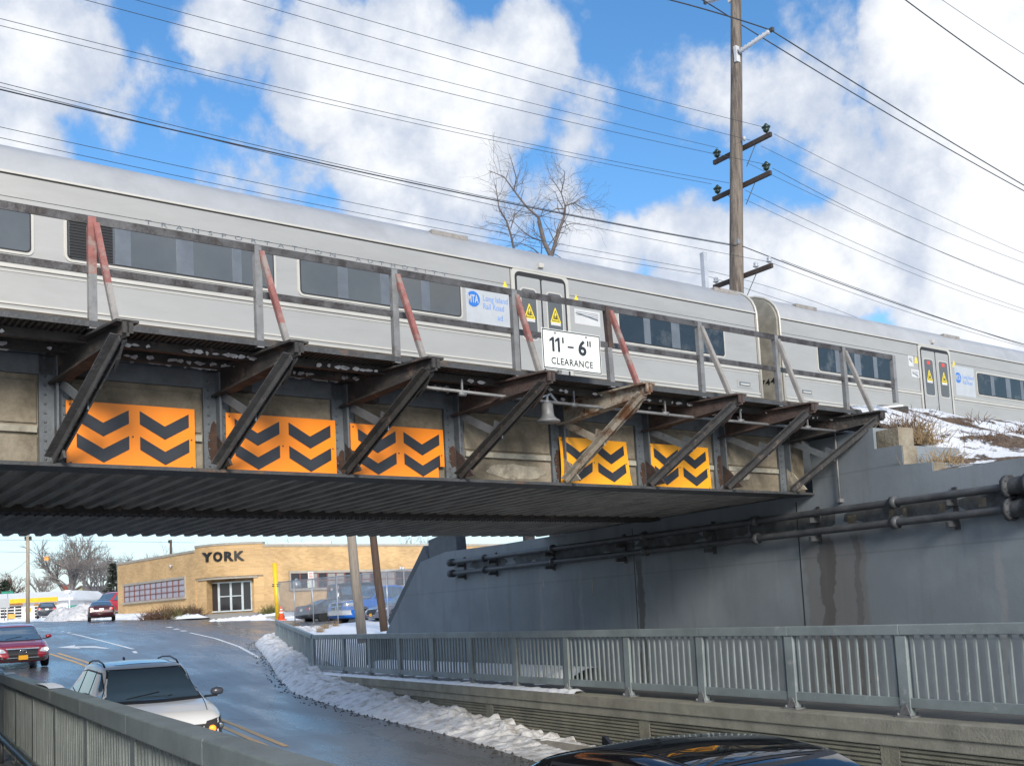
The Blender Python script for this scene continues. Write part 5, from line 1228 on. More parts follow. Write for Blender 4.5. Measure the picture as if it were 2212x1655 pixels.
for i, (x, y, r_, h_, mt, lb) in enumerate([(390, 1328, .75, .95, 'shrub', 'yellow-green spreading shrub at the corner of the brick building'), (368, 1322, .6, 1.1, 'shrubbrown', 'brown shrub left of the yellow-green shrub below the brick wall'),
        (332, 1324, .6, .8, 'shrubbrown', 'low brown bare shrub under the strip window'), (415, 1326, .55, .8, 'shrubbrown', 'dark brown shrub right of the yellow-green shrub'), (586, 1325, .55, .75, 'shrub', 'small dark shrub beside the yellow post')]):
    P = YP(x, y, 73 if i < 4 else 70); bush('shrub', 'W', (P.x, P.y, zground(P.dot(NR), P.dot(DR)) + .05), lb, 'shrub', mt, 420, r_ * 1.5, h_ * 1.1, wd=.018, seed=30 + i, up=.6)
for i, (x, y) in enumerate([(845 / 3.687, 1010), (960, 1105), (1075, 1085), (650, 1095), (880, 1150)]):
    xd, yd = (700 + [815, 965, 1080, 650, 900][i] / 3.687) / 1.367, (1550 + [1000, 1108, 1085, 1095, 1150][i] / 3.687) / 1.367
    P = ground_pt(xd, yd + 3); bush('grass_tuft', 'W', (P.x, P.y, P.z), ['tall dry weeds standing in the snow before the black car', 'straw-coloured grass tuft in the snow, left one of the close pair', 'straw-coloured grass tuft in the snow, right one of the close pair', 'short dry grass tuft near the top of the short railing', 'flattened dry grass just behind the railing bend'][i],
       'grass', 'drygrass', 60, .22, .38 if i else .8, seed=50 + i, wd=.008, group='dry tufts in the snow')

# timber poles beyond the bridge, post, cone, fence ------------------------------
def lean_pole(name, label, bx, by, tx, ty, Y, r, mt):
    b, tp = YP(bx, by, Y), YP(tx, ty, Y); d = tp - b
    mb = MB(); wood_pole(mb, b - d * .1, b + d * 2.3, r, r * .8); props(mb.build(name, mt, base=(b.x, b.y, b.z)), label, 'utility pole'); return b, d
lean_pole('timber_pole', 'pale grey timber pole standing in the snow behind the railing bend', 781, 1368, 759, 1163, 38, .185, 'tan_wood')
lean_pole('timber_pole', 'dark brown leaning timber pole beside the sloping wing wall', 828, 1345, 806, 1163, 45, .175, 'brown_wood')
P = ground_pt(600, 1340); b, tp = YP(601, 1341, 60), YP(593, 1217, 60); mb = MB(); mb.tube([b - (tp - b) * .1, tp], [.14, .14], 12); mb.tube([tp, tp + Vector((0, 0, .03))], [.14, .08], 12)
yp = E('yellow_post', 'W', WP(b), 'scraped yellow steel post at the end of the short railing', 'post'); mb.build('post_shaft', 'yellowpaint', yp)
mb = MB()
for y in (1262, 1266): q = YP(597.5, y, 60); mb.tube([q + Vector((-.24, -.1, 0)), q + Vector((.24, -.1, 0))], .03, 6)
mb.build('post_clamp', 'steel', yp)
b = YP(608, 1339, 57); cn_ = E('traffic_cone', 'W', WP(b), 'orange traffic cone with a white collar at the foot of the yellow post', 'cone')
mb = MB(); mb.lathe(b, [(.03, .19), (.72, .04), (.74, .02)], 14); mb.box(b.x - .24, b.x + .24, b.y - .24, b.y + .24, b.z - .02, b.z + .035); mb.build('cone_body', 'cone', cn_)
for za_, zb_2 in ((.36, .46), (.54, .60)):
    mb = MB(); rr0 = lambda z: lerp(.19, .04, (z - .03) / .69) + .006; mb.lathe(b, [(za_, rr0(za_)), (zb_2, rr0(zb_2))], 14); mb.build('cone_collar', 'signwhite', cn_)
# chain link fence
fa, fb = YP(604, 1334, 58), YP(905, 1330, 44); fb.z = fa.z + .25
fe = E('chain_link_fence', 'W', (fa.x, fa.y, fa.z - .3), 'grey chain-link fence standing in the snow in front of the parked vehicles', 'fence')
L = (fb - fa).length; fd = (fb - fa).normalized(); top = lambda k: lerp(YP(606, 1257, 58).z, YP(884, 1231, 45).z, k)
for k, x in enumerate([604, 637, 677, 730, 781, 838, 876]):
    q = vpl(x, 1330, fa, fd); kk = max(0, (q - fa).length / L); mb = MB(); mb.tube([(q.x, q.y, q.z - .4), (q.x, q.y, top(kk))], .03, 6); mb.build('fence_post', 'fence', fe)
mb = MB(); mb.tube([(fa.x, fa.y, top(0)), (fb.x, fb.y, top(1))], .022, 6); mb.build('fence_rail', 'fence', fe)
mb = MB(); n = int(L / .11)
for i in range(-18, n + 1):
    for sg in (1, -1):
        u0, u1 = i * .11, i * .11 + 2.0; z0, z1 = 0., 1.
        if sg < 0: z0, z1 = 1., 0.
        a0, a1 = 0., 1.
        if u0 < 0: a0 = -u0 / 2.0
        if u1 > L: a1 = (L - u0) / 2.0
        if a1 <= a0: continue
        P = []
        for a in (a0, a1):
            u = u0 + 2.0 * a; zz_ = lerp(z0, z1, a); kk = u / L; q = fa + fd * u; P.append((q.x, q.y, lerp(lerp(fa.z, fb.z, kk) + .0, top(kk), zz_)))
        mb.tube(P, .007, 3, cap=False)
mb.build('chain_mesh', 'fence', fe)
# signs behind the fence
def sign_on_post(name, label, x, y0, y1, w_, Y, mt, txt=None, ybase=1335, cat='sign', rnd_=False, post='fence'):
    a, b = YP(x, y0, Y), YP(x, y1, Y); r = E(name, 'W', (a.x, a.y, YP(x, ybase, Y).z), label, cat)
    mb = MB(); mb.tube([(a.x, a.y + .04, YP(x, ybase, Y).z), (a.x, a.y + .04, a.z)], .03, 6); mb.build('sign_post', post, r)
    mb = MB(); mb.box(a.x - w_ / 2, a.x + w_ / 2, a.y - .02, a.y, b.z, a.z); p = mb.build('sign_plate', mt, r)
    return r, p, a, b
r_, p_, a, b = sign_on_post('parking_sign', 'pair of white parking notices on one post behind the fence', 671, 1235, 1252, .32, 62, 'signwhite')
mb = MB(); mb.box(a.x - .42 / 2, a.x + .21, a.y - .02, a.y, YP(671, 1269, 62).z, YP(671, 1253, 62).z); mb.build('sign_plate', 'signwhite', r_)
mb = MB()
for k in range(4): mb.box(a.x - .12, a.x + .12, a.y - .026, a.y - .021, a.z - .1 - k * .09, a.z - .06 - k * .09)
mb.build('sign_print', 'redst', r_)
mb = MB(); q = YP(640, 1249, 64); mb.lathe((q.x, q.y, q.z), [(-.62, .30), (-.3, .30), (0, .05)], 4, axis=(0, 0, 1)); props(mb.build('traffic_sign', 'fence', base=(q.x, q.y, q.z - 1)), 'grey back of a small pointed sign left of the parking notices', 'sign')

# ================================================================== far left: filling station, houses, poles
YS = 112.
gs = E('filling_station', 'W', WP(YP(60, 1335, YS)), 'white filling station workshop with yellow fascia and two glazed roller doors', 'building')
def rect(name, mt, x0, x1, y0, y1, Y, dep, par, dz=0.):
    a, b = YP(x0, y1, Y), YP(x1, y0, Y); mb = MB(); mb.box(a.x, b.x, Y, Y + dep, YP((x0 + x1) / 2, y1, Y).z, YP((x0 + x1) / 2, y0, Y).z); return mb.build(name, mt, par)
rect('station_wall', 'stationwhite', -60, 146, 1298, 1338, YS, 10, gs)
a = YP(-60, 1281, YS + 3); b = YP(145, 1279, YS + 3); z0 = YP(60, 1300, YS - .8).z; z1 = YP(60, 1280, YS + 3).z; x0, x1 = YP(-60, 1300, YS - .8).x, YP(158, 1300, YS - .8).x
mb = MB(); mb.add([(x0, YS - .8, z0), (x1, YS - .8, z0), (x1, YS - .8, z0 + .25), (x0, YS - .8, z0 + .25), (x0, YS + 3, z1), (x1 - 1.2, YS + 3, z1), (x1 - 1.2, YS + 9, z1), (x0, YS + 9, z1), (x1, YS + 10, z0), (x0, YS + 10, z0)],
                  [(0, 1, 2, 3), (3, 2, 5, 4), (4, 5, 6, 7), (1, 8, 6, 5, 2), (0, 3, 4, 7, 9), (0, 9, 8, 1), (7, 6, 8, 9)]); mb.build('mansard_roof', 'stationwhite', gs)
rect('yellow_fascia', 'stationyel', 14, 128 - 4, 1291.5, 1301, YS - .95, .1, gs)
for i, (x0, x1) in enumerate(((0, 48), (74, 121))):
    rect('header_band', 'signorange', x0, x1, 1304, 1309, YS - .06, .05, gs)
    d_ = rect('roller_door', 'darkpane', x0, x1, 1309, 1337, YS - .08, .06, gs)
    mb = MB()
    for k in range(5): q0, q1 = YP(x0, 1310 + k * 6.6, YS - .1), YP(x1, 1310 + k * 6.6, YS - .1); mb.box(q0.x, q1.x, YS - .14, YS - .09, q0.z - .03, q0.z + .05)
    for k in range(4): q = YP(lerp(x0, x1, k / 3), 1320, YS - .1); mb.box(q.x - .05, q.x + .05, YS - .15, YS - .095, YP(60, 1337, YS).z, YP(60, 1309, YS).z)
    mb.build('door_bars', 'stationwhite', d_)
rect('orange_notice', 'signorange', 54, 67, 1313, 1322, YS - .05, .04, gs); rect('orange_notice', 'signorange', 17, 32, 1326, 1336, YS - .2, .04, gs); rect('wall_notice', 'panel', 127, 141, 1312, 1320, YS - .05, .04, gs)
# house behind
YH = 150.; hs_ = E('house', 'W', WP(YP(175, 1330, YH)), 'pale olive house with brown roof and red chimney behind the filling station', 'house')
a, b = YP(140, 1335, YH), YP(215, 1335, YH); z1 = YP(180, 1287, YH).z; zr = YP(180, 1268, YH).z; cx_ = (a.x + b.x) / 2
mb = MB(); mb.prism([(a.x, a.z), (b.x, a.z), (b.x, z1), (cx_, zr), (a.x, z1)], lambda x, y, t: Vector((x, t, y)), YH, YH + 9); mb.build('house_wall', 'housegreen', hs_)
mb = MB()
for sx, xa in ((1, a.x), (-1, b.x)): mb.add([(xa - sx * .4, YH - .4, z1 - .25), (cx_, YH - .4, zr + .05), (cx_, YH + 9.4, zr + .05), (xa - sx * .4, YH + 9.4, z1 - .25), (xa - sx * .4, YH - .4, z1 - .05), (cx_, YH - .4, zr + .25), (cx_, YH + 9.4, zr + .25), (xa - sx * .4, YH + 9.4, z1 - .05)], [(0, 1, 2, 3), (7, 6, 5, 4), (0, 4, 5, 1), (3, 2, 6, 7), (0, 3, 7, 4), (1, 5, 6, 2)])
mb.build('roof', 'roofbrown', hs_)
q = YP(141, 1262, YH - 2); mb = MB(); mb.box(q.x - .55, q.x + .55, YH - 2, YH - 1, z1 - 1.5, q.z); mb.build('chimney', 'brickred', hs_)
for x, y in ((163, 1287), (185, 1318), (163, 1318)):
    q = YP(x, y, YH - .02); mb = MB(); mb.box(q.x - .5, q.x + .5, YH - .06, YH, q.z - .6, q.z + .6); wn = mb.build('window', 'stationwhite', hs_)
    mb = MB(); mb.box(q.x - .4, q.x + .4, YH - .08, YH - .06, q.z - .5, q.z + .5); mb.build('pane', 'darkpane', wn)
def far_pole(name, label, x, yb, yt, Y, r, mt, arms=(), cat='utility pole', lean=0):
    b, tp = YP(x, yb, Y), YP(x - lean, yt, Y); rt = E(name, 'W', WP(b), label, cat); mb = MB(); mb.tube([b + Vector((0, 0, -.5)), tp], [r, r * .8], 8); mb.build('pole_shaft', mt, rt)
    for (ya, w0, w1) in arms:
        q0, q1 = YP(x - w0, ya, Y), YP(x + w1, ya - 1, Y); mb = MB(); mb.bar(q0, q1, .12, .14); am = mb.build('crossarm', 'arm_wood', rt)
        for k in range(4):
            q = q0.lerp(q1, (k + .2) / 3.6); mb = MB(); mb.lathe(q, [(.05, .03), (.1, .09), (.25, .07), (.3, .02)], 6); mb.build('insulator', 'insul', am)
    return rt
far_pole('utility_pole', 'slim tan utility pole in front of the filling station', 60, 1336, 1100, 88, .17, 'tan_wood', [(1166, 6, 8)])
far_pole('utility_pole', 'distant utility pole with a crossarm in front of the big bare tree', 182, 1325, 1222, 135, .24, 'tan_wood', [(1223, 20, 24)])
far_pole('utility_pole', 'dark pole top showing above the roof of the brick building', 369, 1215, 1166, 120, .17, 'brown_wood', [(1172, 5, 2)])
lp_ = far_pole('lamp_pole', 'white lamp standard between the filling station and the corner snow heap', 150, 1333, 1277, 100, .08, 'stationwhite', cat='lamp pole')
mb = MB(); q = YP(150, 1278, 100); mb.box(q.x - .35, q.x + .2, q.y - .3, q.y + .1, q.z - .12, q.z + .16); mb.build('lamp_head', 'stationwhite', lp_)
r_, p_, a, b = sign_on_post('street_sign', 'small green street name sign at the left edge above the roller doors', 16, 1277, 1282, .95, 84, 'green', ybase=1340)
r_, p_, a, b = sign_on_post('advert_sign', 'green and red sign board beside the white lamp standard', 160, 1307, 1312, 1.2, 104, 'green', ybase=1334)
mb = MB(); mb.box(a.x - .6, a.x + .6, a.y - .02, a.y, YP(160, 1319, 104).z, b.z); mb.build('sign_plate', 'redst', r_)
r_, p_, a, b = sign_on_post('sign_board', 'plain white traffic sign seen from behind at the left edge', 9, 1293, 1313, .85, 82, 'panel', ybase=1340)
b, q = YP(100, 1206, 90), YP(125, 1196, 90); mb = MB(); mb.box(b.x - .17, b.x + .17, b.y, b.y + .2, b.z - .17, b.z + .17); props(mb.build('hanging_beacon', 'signorange', base=WP(b)), 'small orange beacon hanging on the wires over the junction', 'beacon')
def fwire(label, pts, Y, r=.014, sag=.0):
    P = [YP(x, y, Y) for x, y in pts]; mb = MB(); mb.tube(P, r, 4); props(mb.build('street_wire', 'wire', base=WP(P[0])), label, 'wire', 'street wires beyond the bridge')
fwire('upper street wire crossing behind the slim tan pole', [(-20, 1191), (60, 1193), (130, 1197), (230, 1207), (300, 1211)], 90)
fwire('street wire that holds the orange beacon', [(60, 1218), (98, 1204), (118, 1199), (250, 1213)], 90)
fwire('drooping street wire leaving the left edge for the slim tan pole', [(-20, 1250), (20, 1237), (45, 1222), (60, 1208)], 90)
fwire('steep street wire rising to the left of the beacon', [(60, 1188), (98, 1220), (140, 1262)], 90, .01)
fwire('street wire just under the bridge edge, behind the tan pole', [(-20, 1166), (150, 1168), (420, 1172)], 100)

def far_tree(label, x, yb, ytop, Y, mt='barkfar', seed=1, lev=5, kids=(3, 4), r=.28, spread=.62, up=.14, group='bare trees behind the filling station', mr=.016):
    b, tp = YP(x, yb, Y), YP(x, ytop, Y); H = (tp - b).z; rnd = random.Random(seed)
    rt = E('bare_tree', 'W', WP(b), label, 'tree', group); mb = MB(); f = b + Vector((0, 0, H * .2)); mb.tube([b + Vector((0, 0, -.4)), f], [r * 1.2, r], 7); mb.build('trunk', mt, rt)
    mb = MB()
    for k in range(4):
        a = k * pi / 2 + rnd.random(); grow(mb, f, Vector((cos(a) * .55, sin(a) * .55, 1)), H * .30, r * .6, lev, rnd, spread, up, 3, kids, 4, mr, .74)
    mb.build('crown', mt, rt)
far_tree('large spreading bare tree behind the distant crossarm pole', 150, 1330, 1160, 128, seed=3, lev=5, r=.42)
far_tree('second bare tree left of the brick building, behind the dark evergreen', 212, 1330, 1175, 140, seed=8, lev=5, r=.34)
far_tree('bare tree low at the left edge above the filling station roof', 30, 1330, 1235, 150, seed=12, lev=4, mt='shrubbrown', r=.25)
far_tree('reddish bare tree between the tan pole and the chimney', 92, 1330, 1232, 160, seed=14, lev=4, mt='barkfar', r=.25)
far_tree('pale bare treetop above the left wing of the brick building', 366, 1330, 1165, 150, seed=17, lev=4, r=.3)
far_tree('bare treetops above the roof left of the rooftop unit', 640, 1330, 1160, 150, seed=19, lev=4, r=.3)
far_tree('bare treetops above the roof right of the grey timber pole', 915, 1330, 1158, 150, seed=23, lev=4, r=.3)
def evergreen(label, x, yb, yt, Y, w_, seed):
    b, tp = YP(x, yb, Y), YP(x, yt, Y); H = (tp - b).z; rnd = random.Random(seed); rt = E('pine_tree', 'W', WP(b), label, 'tree'); mb = MB(); mb.tube([b, tp], [.15, .03], 6); mb.build('trunk', 'bark', rt)
    mb = MB()
    for k in range(900):
        h = rnd.random() ** .8; a = rnd.random() * 2 * pi; rad = w_ * (1 - h) * rnd.uniform(.25, 1.1); c = b + Vector((cos(a) * rad, sin(a) * rad, H * (.08 + .92 * h) - rad * .3)); s = rnd.uniform(.12, .3)
        mb.add([c + Vector((rnd.gauss(0, s), rnd.gauss(0, s), rnd.gauss(0, s * .5))) for _ in range(3)], [(0, 1, 2)])
    mb.build('crown', 'pine', rt)
evergreen('dark evergreen against the left corner of the brick building', 246, 1330, 1218, 118, 1.9, 1)
evergreen('small dark conifer in front of the olive house', 162, 1333, 1305, 116, 1.0, 2)
evergreen('dark evergreen at the far left behind the station sign', 12, 1310, 1255, 140, 4.2, 3)
mb = MB()
mb.grid(lambda a, b: Vector((lerp(-340, 420, a), 360 + 14 * fbm(a * 20, 3), 2. + (b * (9 + 5 * fbm(a * 60, 1) + 3 * fbm(a * 260, 2)) if b else -4))), 500, 1, 0)
mb.v += []
props(mb.build('distant_wood', 'barkfar', base=(0, 360, 0)), 'grey-brown distant wood along the skyline', kind='stuff')

# ================================================================== vehicles
def smooth_interp(x, pts):
    if x <= pts[0][0]: return pts[0][1]
    if x >= pts[-1][0]: return pts[-1][1]
    for i in range(len(pts) - 1):
        if x <= pts[i + 1][0]:
            x0, y0 = pts[i]; x1, y1 = pts[i + 1]
            m0 = (y1 - pts[i - 1][1]) / (x1 - pts[i - 1][0]) if i > 0 else (y1 - y0) / (x1 - x0)
            m1 = (pts[i + 2][1] - y0) / (pts[i + 2][0] - x0) if i < len(pts) - 2 else (y1 - y0) / (x1 - x0)
            h = x1 - x0; k = (x - x0) / h; m0 *= .6; m1 *= .6
            return (2 * k ** 3 - 3 * k * k + 1) * y0 + (k ** 3 - 2 * k * k + k) * h * m0 + (-2 * k ** 3 + 3 * k * k) * y1 + (k ** 3 - k * k) * h * m1
SPEC = {   # x from front (+) to rear (-), given rear to front
 'suv': dict(L=4.55, W=1.84, belt=[(-2.2, 1.12), (0, 1.03), (1.0, 1.0), (2.3, .86)],
   top=[(-2.27, .80), (-2.22, 1.08), (-2.1, 1.16), (-1.85, 1.42), (-1.65, 1.53), (-1.2, 1.595), (-.5, 1.63), (.1, 1.61), (.32, 1.56), (.9, 1.22), (1.08, 1.10), (1.5, 1.05), (1.95, .97), (2.15, .88), (2.25, .70)],
   roofw=.66, ws=((1.06, 1.10, .73), (.30, 1.54, .575)), bl=1.06,
   side=[((1.02, 1.05), (-.02, 1.06), (-.02, 1.49), (.30, 1.49)), ((-.10, 1.06), (-.98, 1.08), (-.98, 1.48), (-.10, 1.495)), ((-1.08, 1.09), (-1.80, 1.16), (-1.50, 1.43), (-1.08, 1.475))],
   hl=((.50, .72), (.885, .60), (.885, .88), (.56, .82)), wheel=.36, axles=(1.38, -1.32)),
 'sedan': dict(L=4.8, W=1.82, belt=[(-2.4, .98), (0, .93), (1.0, .90), (2.4, .72)],
   top=[(-2.40, .62), (-2.36, .98), (-2.2, 1.05), (-1.75, 1.08), (-1.55, 1.14), (-1.0, 1.36), (-.55, 1.43), (0, 1.45), (.35, 1.42), (.55, 1.36), (1.1, 1.06), (1.28, .97), (1.7, .90), (2.1, .80), (2.3, .68), (2.4, .52)],
   roofw=.64, ws=((1.26, .965, .73), (.50, 1.37, .565)), bl=.95,
   side=[((1.05, .96), (.06, .97), (.06, 1.34), (.45, 1.33)), ((-.02, .97), (-.88, .99), (-.88, 1.31), (-.02, 1.345)), ((-.96, .99), (-1.42, 1.03), (-1.08, 1.24), (-.96, 1.29))],
   hl=((.52, .60), (.87, .56), (.86, .76), (.60, .70)), wheel=.34, axles=(1.42, -1.40)),
 'pickup': dict(L=5.4, W=1.95, belt=[(-2.7, 1.18), (0, 1.16), (1.1, 1.14), (2.7, 1.02)],
   top=[(-2.70, .9), (-2.66, 1.16), (-1.2, 1.17), (-1.1, 1.22), (-1.0, 1.76), (-.9, 1.83), (-.2, 1.87), (.25, 1.82), (.45, 1.74), (1.05, 1.27), (1.2, 1.20), (1.9, 1.16), (2.5, 1.08), (2.66, .98), (2.7, .7)],
   roofw=.70, ws=((1.10, 1.22, .80), (.42, 1.745, .66)), bl=1.18,
   side=[((.92, 1.22), (.05, 1.22), (.05, 1.72), (.42, 1.70)), ((-.05, 1.22), (-.85, 1.22), (-.85, 1.70), (-.05, 1.735))],
   hl=((.62, .86), (.93, .84), (.92, 1.02), (.62, 1.02)), wheel=.40, axles=(1.75, -1.65)),
 'van': dict(L=4.9, W=1.95, belt=[(-2.4, 1.15), (2.4, 1.0)],
   top=[(-2.42, 1.0), (-2.38, 1.8), (-2.2, 1.95), (-1, 2.0), (.3, 1.98), (.7, 1.88), (1.5, 1.25), (1.8, 1.12), (2.3, 1.0), (2.42, .7)],
   roofw=.78, ws=((1.55, 1.22, .82), (.72, 1.84, .72)), bl=1.15,
   side=[((1.2, 1.2), (.3, 1.2), (.3, 1.75), (.7, 1.75)), ((.2, 1.2), (-.9, 1.2), (-.9, 1.76), (.2, 1.76)), ((-1., 1.2), (-2.1, 1.2), (-2.1, 1.72), (-1., 1.75))],
   hl=((.6, .85), (.9, .83), (.9, 1.0), (.6, 1.0)), wheel=.36, axles=(1.5, -1.5)),
}
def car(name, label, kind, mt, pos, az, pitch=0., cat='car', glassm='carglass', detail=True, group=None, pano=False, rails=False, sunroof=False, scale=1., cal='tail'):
    S = SPEC[kind]; L, Wd = S['L'], S['W']
    r = bpy.data.objects.new(name, None); C.objects.link(r); OFF[r.name] = Vector((0, 0, 0))
    r.location = (pos[0], pos[1], pos[2] + EZ); r.rotation_euler = (0, pitch, pi / 2 - az); r.scale = (scale,) * 3; props(r, label, cat, group)
    xs0, xs1 = S['top'][0][0], S['top'][-1][0]; N = 64; st = []
    for i in range(N + 1):
        x = lerp(xs0, xs1, i / N); zt_ = smooth_interp(x, S['top']); bl = smooth_interp(x, S['belt'])
        e = min(1, (x - xs0) / .55); e2 = min(1, (xs1 - x) / .75); k = (1 - .14 * (1 - e) ** 2.2) * (1 - .20 * (1 - e2) ** 2.0)
        w_ = Wd / 2 * k; zb_ = .22 + .10 * (1 - min(1, (x - xs0) / .5)) + .06 * (1 - min(1, (xs1 - x) / .4))
        g = max(0, min(1, (zt_ - bl) / .40)); b2 = min(bl, zt_ - .015)
        wr = lerp(w_ * .90, S['roofw'] * Wd / 2 * 1.0 / .92, sm(g)); bw = w_ * lerp(.955, .93, g)
        H = [(0, zb_), (.55 * w_, zb_), (.86 * w_, zb_ + .01), (.965 * w_, zb_ + .09), (w_, lerp(zb_, b2, .40)), (w_ * .995, lerp(zb_, b2, .70)), (w_ * .978, lerp(zb_, b2, .93)), (bw, b2 + .004)]
        tz = max(zt_ - .055 * (.4 + .6 * g), b2 + .006)
        H += [(lerp(bw, wr, .5), lerp(b2, tz, .5)), (wr, tz), (wr * .965, lerp(tz, zt_, .62)), (wr * .86, lerp(tz, zt_, .90)), (wr * .55, zt_ + .006), (wr * .25, zt_ + .013), (0, zt_ + .016)]
        st.append((x, H))
    vs = []; n = 2 * (len(st[0][1]) - 1)
    for x, H in st:
        ring = [(y, z) for y, z in H] + [(-y, z) for y, z in H[-2:0:-1]]; vs += [Vector((x, y, z)) for y, z in ring]
    fs = [(i * n + j, i * n + (j + 1) % n, (i + 1) * n + (j + 1) % n, (i + 1) * n + j) for i in range(N) for j in range(n)] + [tuple(range(n)), tuple(N * n + j for j in range(n - 1, -1, -1))]
    mb = MB(); mb.add(vs, fs, 0, True); body = mb.build('body', mt, r)
    bvh = BVHTree.FromPolygons(vs, fs)
    def cast(d, a, b, off):
        if d == 'L': o_, dr_ = Vector((a, 4, b)), Vector((0, -1, 0))
        elif d == 'R': o_, dr_ = Vector((a, -4, b)), Vector((0, 1, 0))
        elif d == 'F': o_, dr_ = Vector((6, a, b)), Vector((-1, 0, 0))
        elif d == 'B': o_, dr_ = Vector((-6, a, b)), Vector((1, 0, 0))
        else: o_, dr_ = Vector((a, b, 5)), Vector((0, 0, -1))
        h, nn, _, _ = bvh.ray_cast(o_, dr_)
        if h is None: return None
        if nn.dot(dr_) > 0: nn = -nn
        return h + nn * off
    def patch(nm, mtl, d, q, off=.006, par=None, nu=12, nv=6, rim=0.):
        mb = MB(); q = [Vector(c) for c in q]; pts = []
        for j in range(nv + 1):
            for i in range(nu + 1):
                a = q[0].lerp(q[1], i / nu); b = q[3].lerp(q[2], i / nu); c = a.lerp(b, j / nv); p = cast(d, c.x, c.y, off)
                if p is None: p = pts[-1] if pts else Vector((0, 0, .8))
                pts.append(p)
        mb.add(pts, [(j * (nu + 1) + i, j * (nu + 1) + i + 1, (j + 1) * (nu + 1) + i + 1, (j + 1) * (nu + 1) + i) for j in range(nv) for i in range(nu)], 0, True)
        return mb.build(nm, mtl, par or r)
    (x0, z0, y0), (x1, z1, y1) = S['ws']
    wsq = [(-y0, z0), (y0, z0), (y1, z1), (-y1, z1)]
    patch('windshield_seal', 'gasket', 'F', [(-y0 - .03, z0 - .025), (y0 + .03, z0 - .025), (y1 + .025, z1 + .02), (-y1 - .025, z1 + .02)], .004, nu=20, nv=12)
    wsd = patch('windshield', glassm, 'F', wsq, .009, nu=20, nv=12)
    for sd in 'LR':
        allq = S['side']
        x_a, x_b = allq[0][0][0] + .05, allq[-1][1][0] - .05
        for k, q in enumerate(allq):
            ex = .035; cx0 = sum(p[0] for p in q) / 4; cz0 = sum(p[1] for p in q) / 4
            patch('window_seal', 'gasket', sd, [(cx0 + (p[0] - cx0) * 1.09, cz0 + (p[1] - cz0) * 1.13) for p in q], .004, nu=10, nv=6)
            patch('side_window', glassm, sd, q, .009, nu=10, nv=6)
    if detail:
        for sd in 'LR':
            xr = S['axles']; sg = 1 if sd == 'L' else -1
            for xdoor in ((S['side'][0][1][0] - .04), (S['side'][0][0][0] + .02), (S['side'][1][1][0] - .05)):
                patch('door_gap', 'gasket', sd, [(xdoor, .36), (xdoor + .012, .36), (xdoor + .012, S['bl'] - .02), (xdoor, S['bl'] - .02)], .003, nu=1, nv=8)
            for xh in (S['side'][0][1][0] + .12, S['side'][1][1][0] + .14):
                patch('door_handle', mt, sd, [(xh, S['bl'] - .17), (xh + .18, S['bl'] - .17), (xh + .18, S['bl'] - .14), (xh, S['bl'] - .14)], .03, nu=3, nv=2)
            # mirrors
            mx, mz = S['side'][0][0][0] - .05, S['bl'] + .10; my = sg * (Wd / 2 + .10)
            mb = MB(); mb.lathe((mx + .08, my, mz), [(-.11, .02), (-.09, .05), (-.02, .07), (.06, .062), (.09, .04), (.10, .01)], 12, axis=(0, 1, 0)); mr = mb.build('side_mirror', 'grey_car' if kind == 'suv' else mt, r)
            mb = MB(); mb.bar((mx + .05, sg * (Wd / 2 - .10), mz - .08), (mx + .06, my, mz - .07), .07, .035); mb.build('mirror_arm', 'blackplastic', mr)
        patch('hood_gap', 'gasket', 'T', [(x0 + .10, -y0 + .0), (x0 + .115, -y0), (x0 + .115, y0), (x0 + .10, y0)], .003, nu=1, nv=14)
        for sg in (-1, 1): patch('hood_gap', 'gasket', 'T', [(x0 + .12, sg * .74), (x0 + .12, sg * .752), (S['top'][-3][0] + .02, sg * .63), (S['top'][-3][0] + .02, sg * .618)], .003, nu=1, nv=10)
        for sg in (-1, 1):
            mb = MB(); a = cast('F', -.1 + sg * .32, z0 + .02, .02); b = cast('F', sg * .32 + .42, z0 + .09, .025)
            if a and b: mb.bar(a, b, .018, .012); mb.build('wiper', 'blackplastic', wsd)
    # lamps, grille, plates, wheels
    H = S['hl']
    for sg in (-1, 1):
        hl = patch('headlight', 'lampdark' if kind == 'suv' else 'lamp', 'F', [(sg * a, b) for a, b in H], .008, nu=8, nv=5)
        if kind == 'suv':
            q = cast('F', sg * .63, .70, .02); mb = MB(); mb.lathe(q, [(-.03, .050), (0, .054), (.015, .035), (.02, .01)], 14, axis=(1, 0, 0)); mb.build('indicator', 'amberlit' if sg > 0 else 'lamp', hl)
            q = cast('F', sg * .76, .735, .012); mb = MB(); mb.lathe(q, [(-.03, .055), (0, .058), (.01, .03)], 14, axis=(1, 0, 0)); mb.build('projector', 'chrome', hl)
        elif kind == 'sedan' and detail:
            q = cast('F', sg * .74, .655, .02); mb = MB(); mb.lathe(q, [(-.03, .06), (0, .065), (.015, .02)], 14, axis=(1, 0, 0)); mb.build('lit_projector', 'headlit', hl)
    gz = .62 if kind == 'suv' else (.56 if kind == 'sedan' else .86)
    gw = .44; gh = .13 if kind != 'pickup' else .17
    gr_ = patch('grille', 'blackplastic', 'F', [(-gw, gz - gh), (gw, gz - gh), (gw + .06, gz + gh), (-gw - .06, gz + gh)], .010, nu=14, nv=6)
    patch('grille_trim', 'chrome', 'F', [(-gw - .08, gz + gh - .0), (gw + .08, gz + gh), (gw + .09, gz + gh + .03), (-gw - .09, gz + gh + .03)], .016, gr_, nu=14, nv=1)
    patch('grille_trim', 'chrome', 'F', [(-gw - .08, gz - gh - .03), (gw + .08, gz - gh - .03), (gw + .06, gz - gh), (-gw - .06, gz - gh)], .016, gr_, nu=14, nv=1)
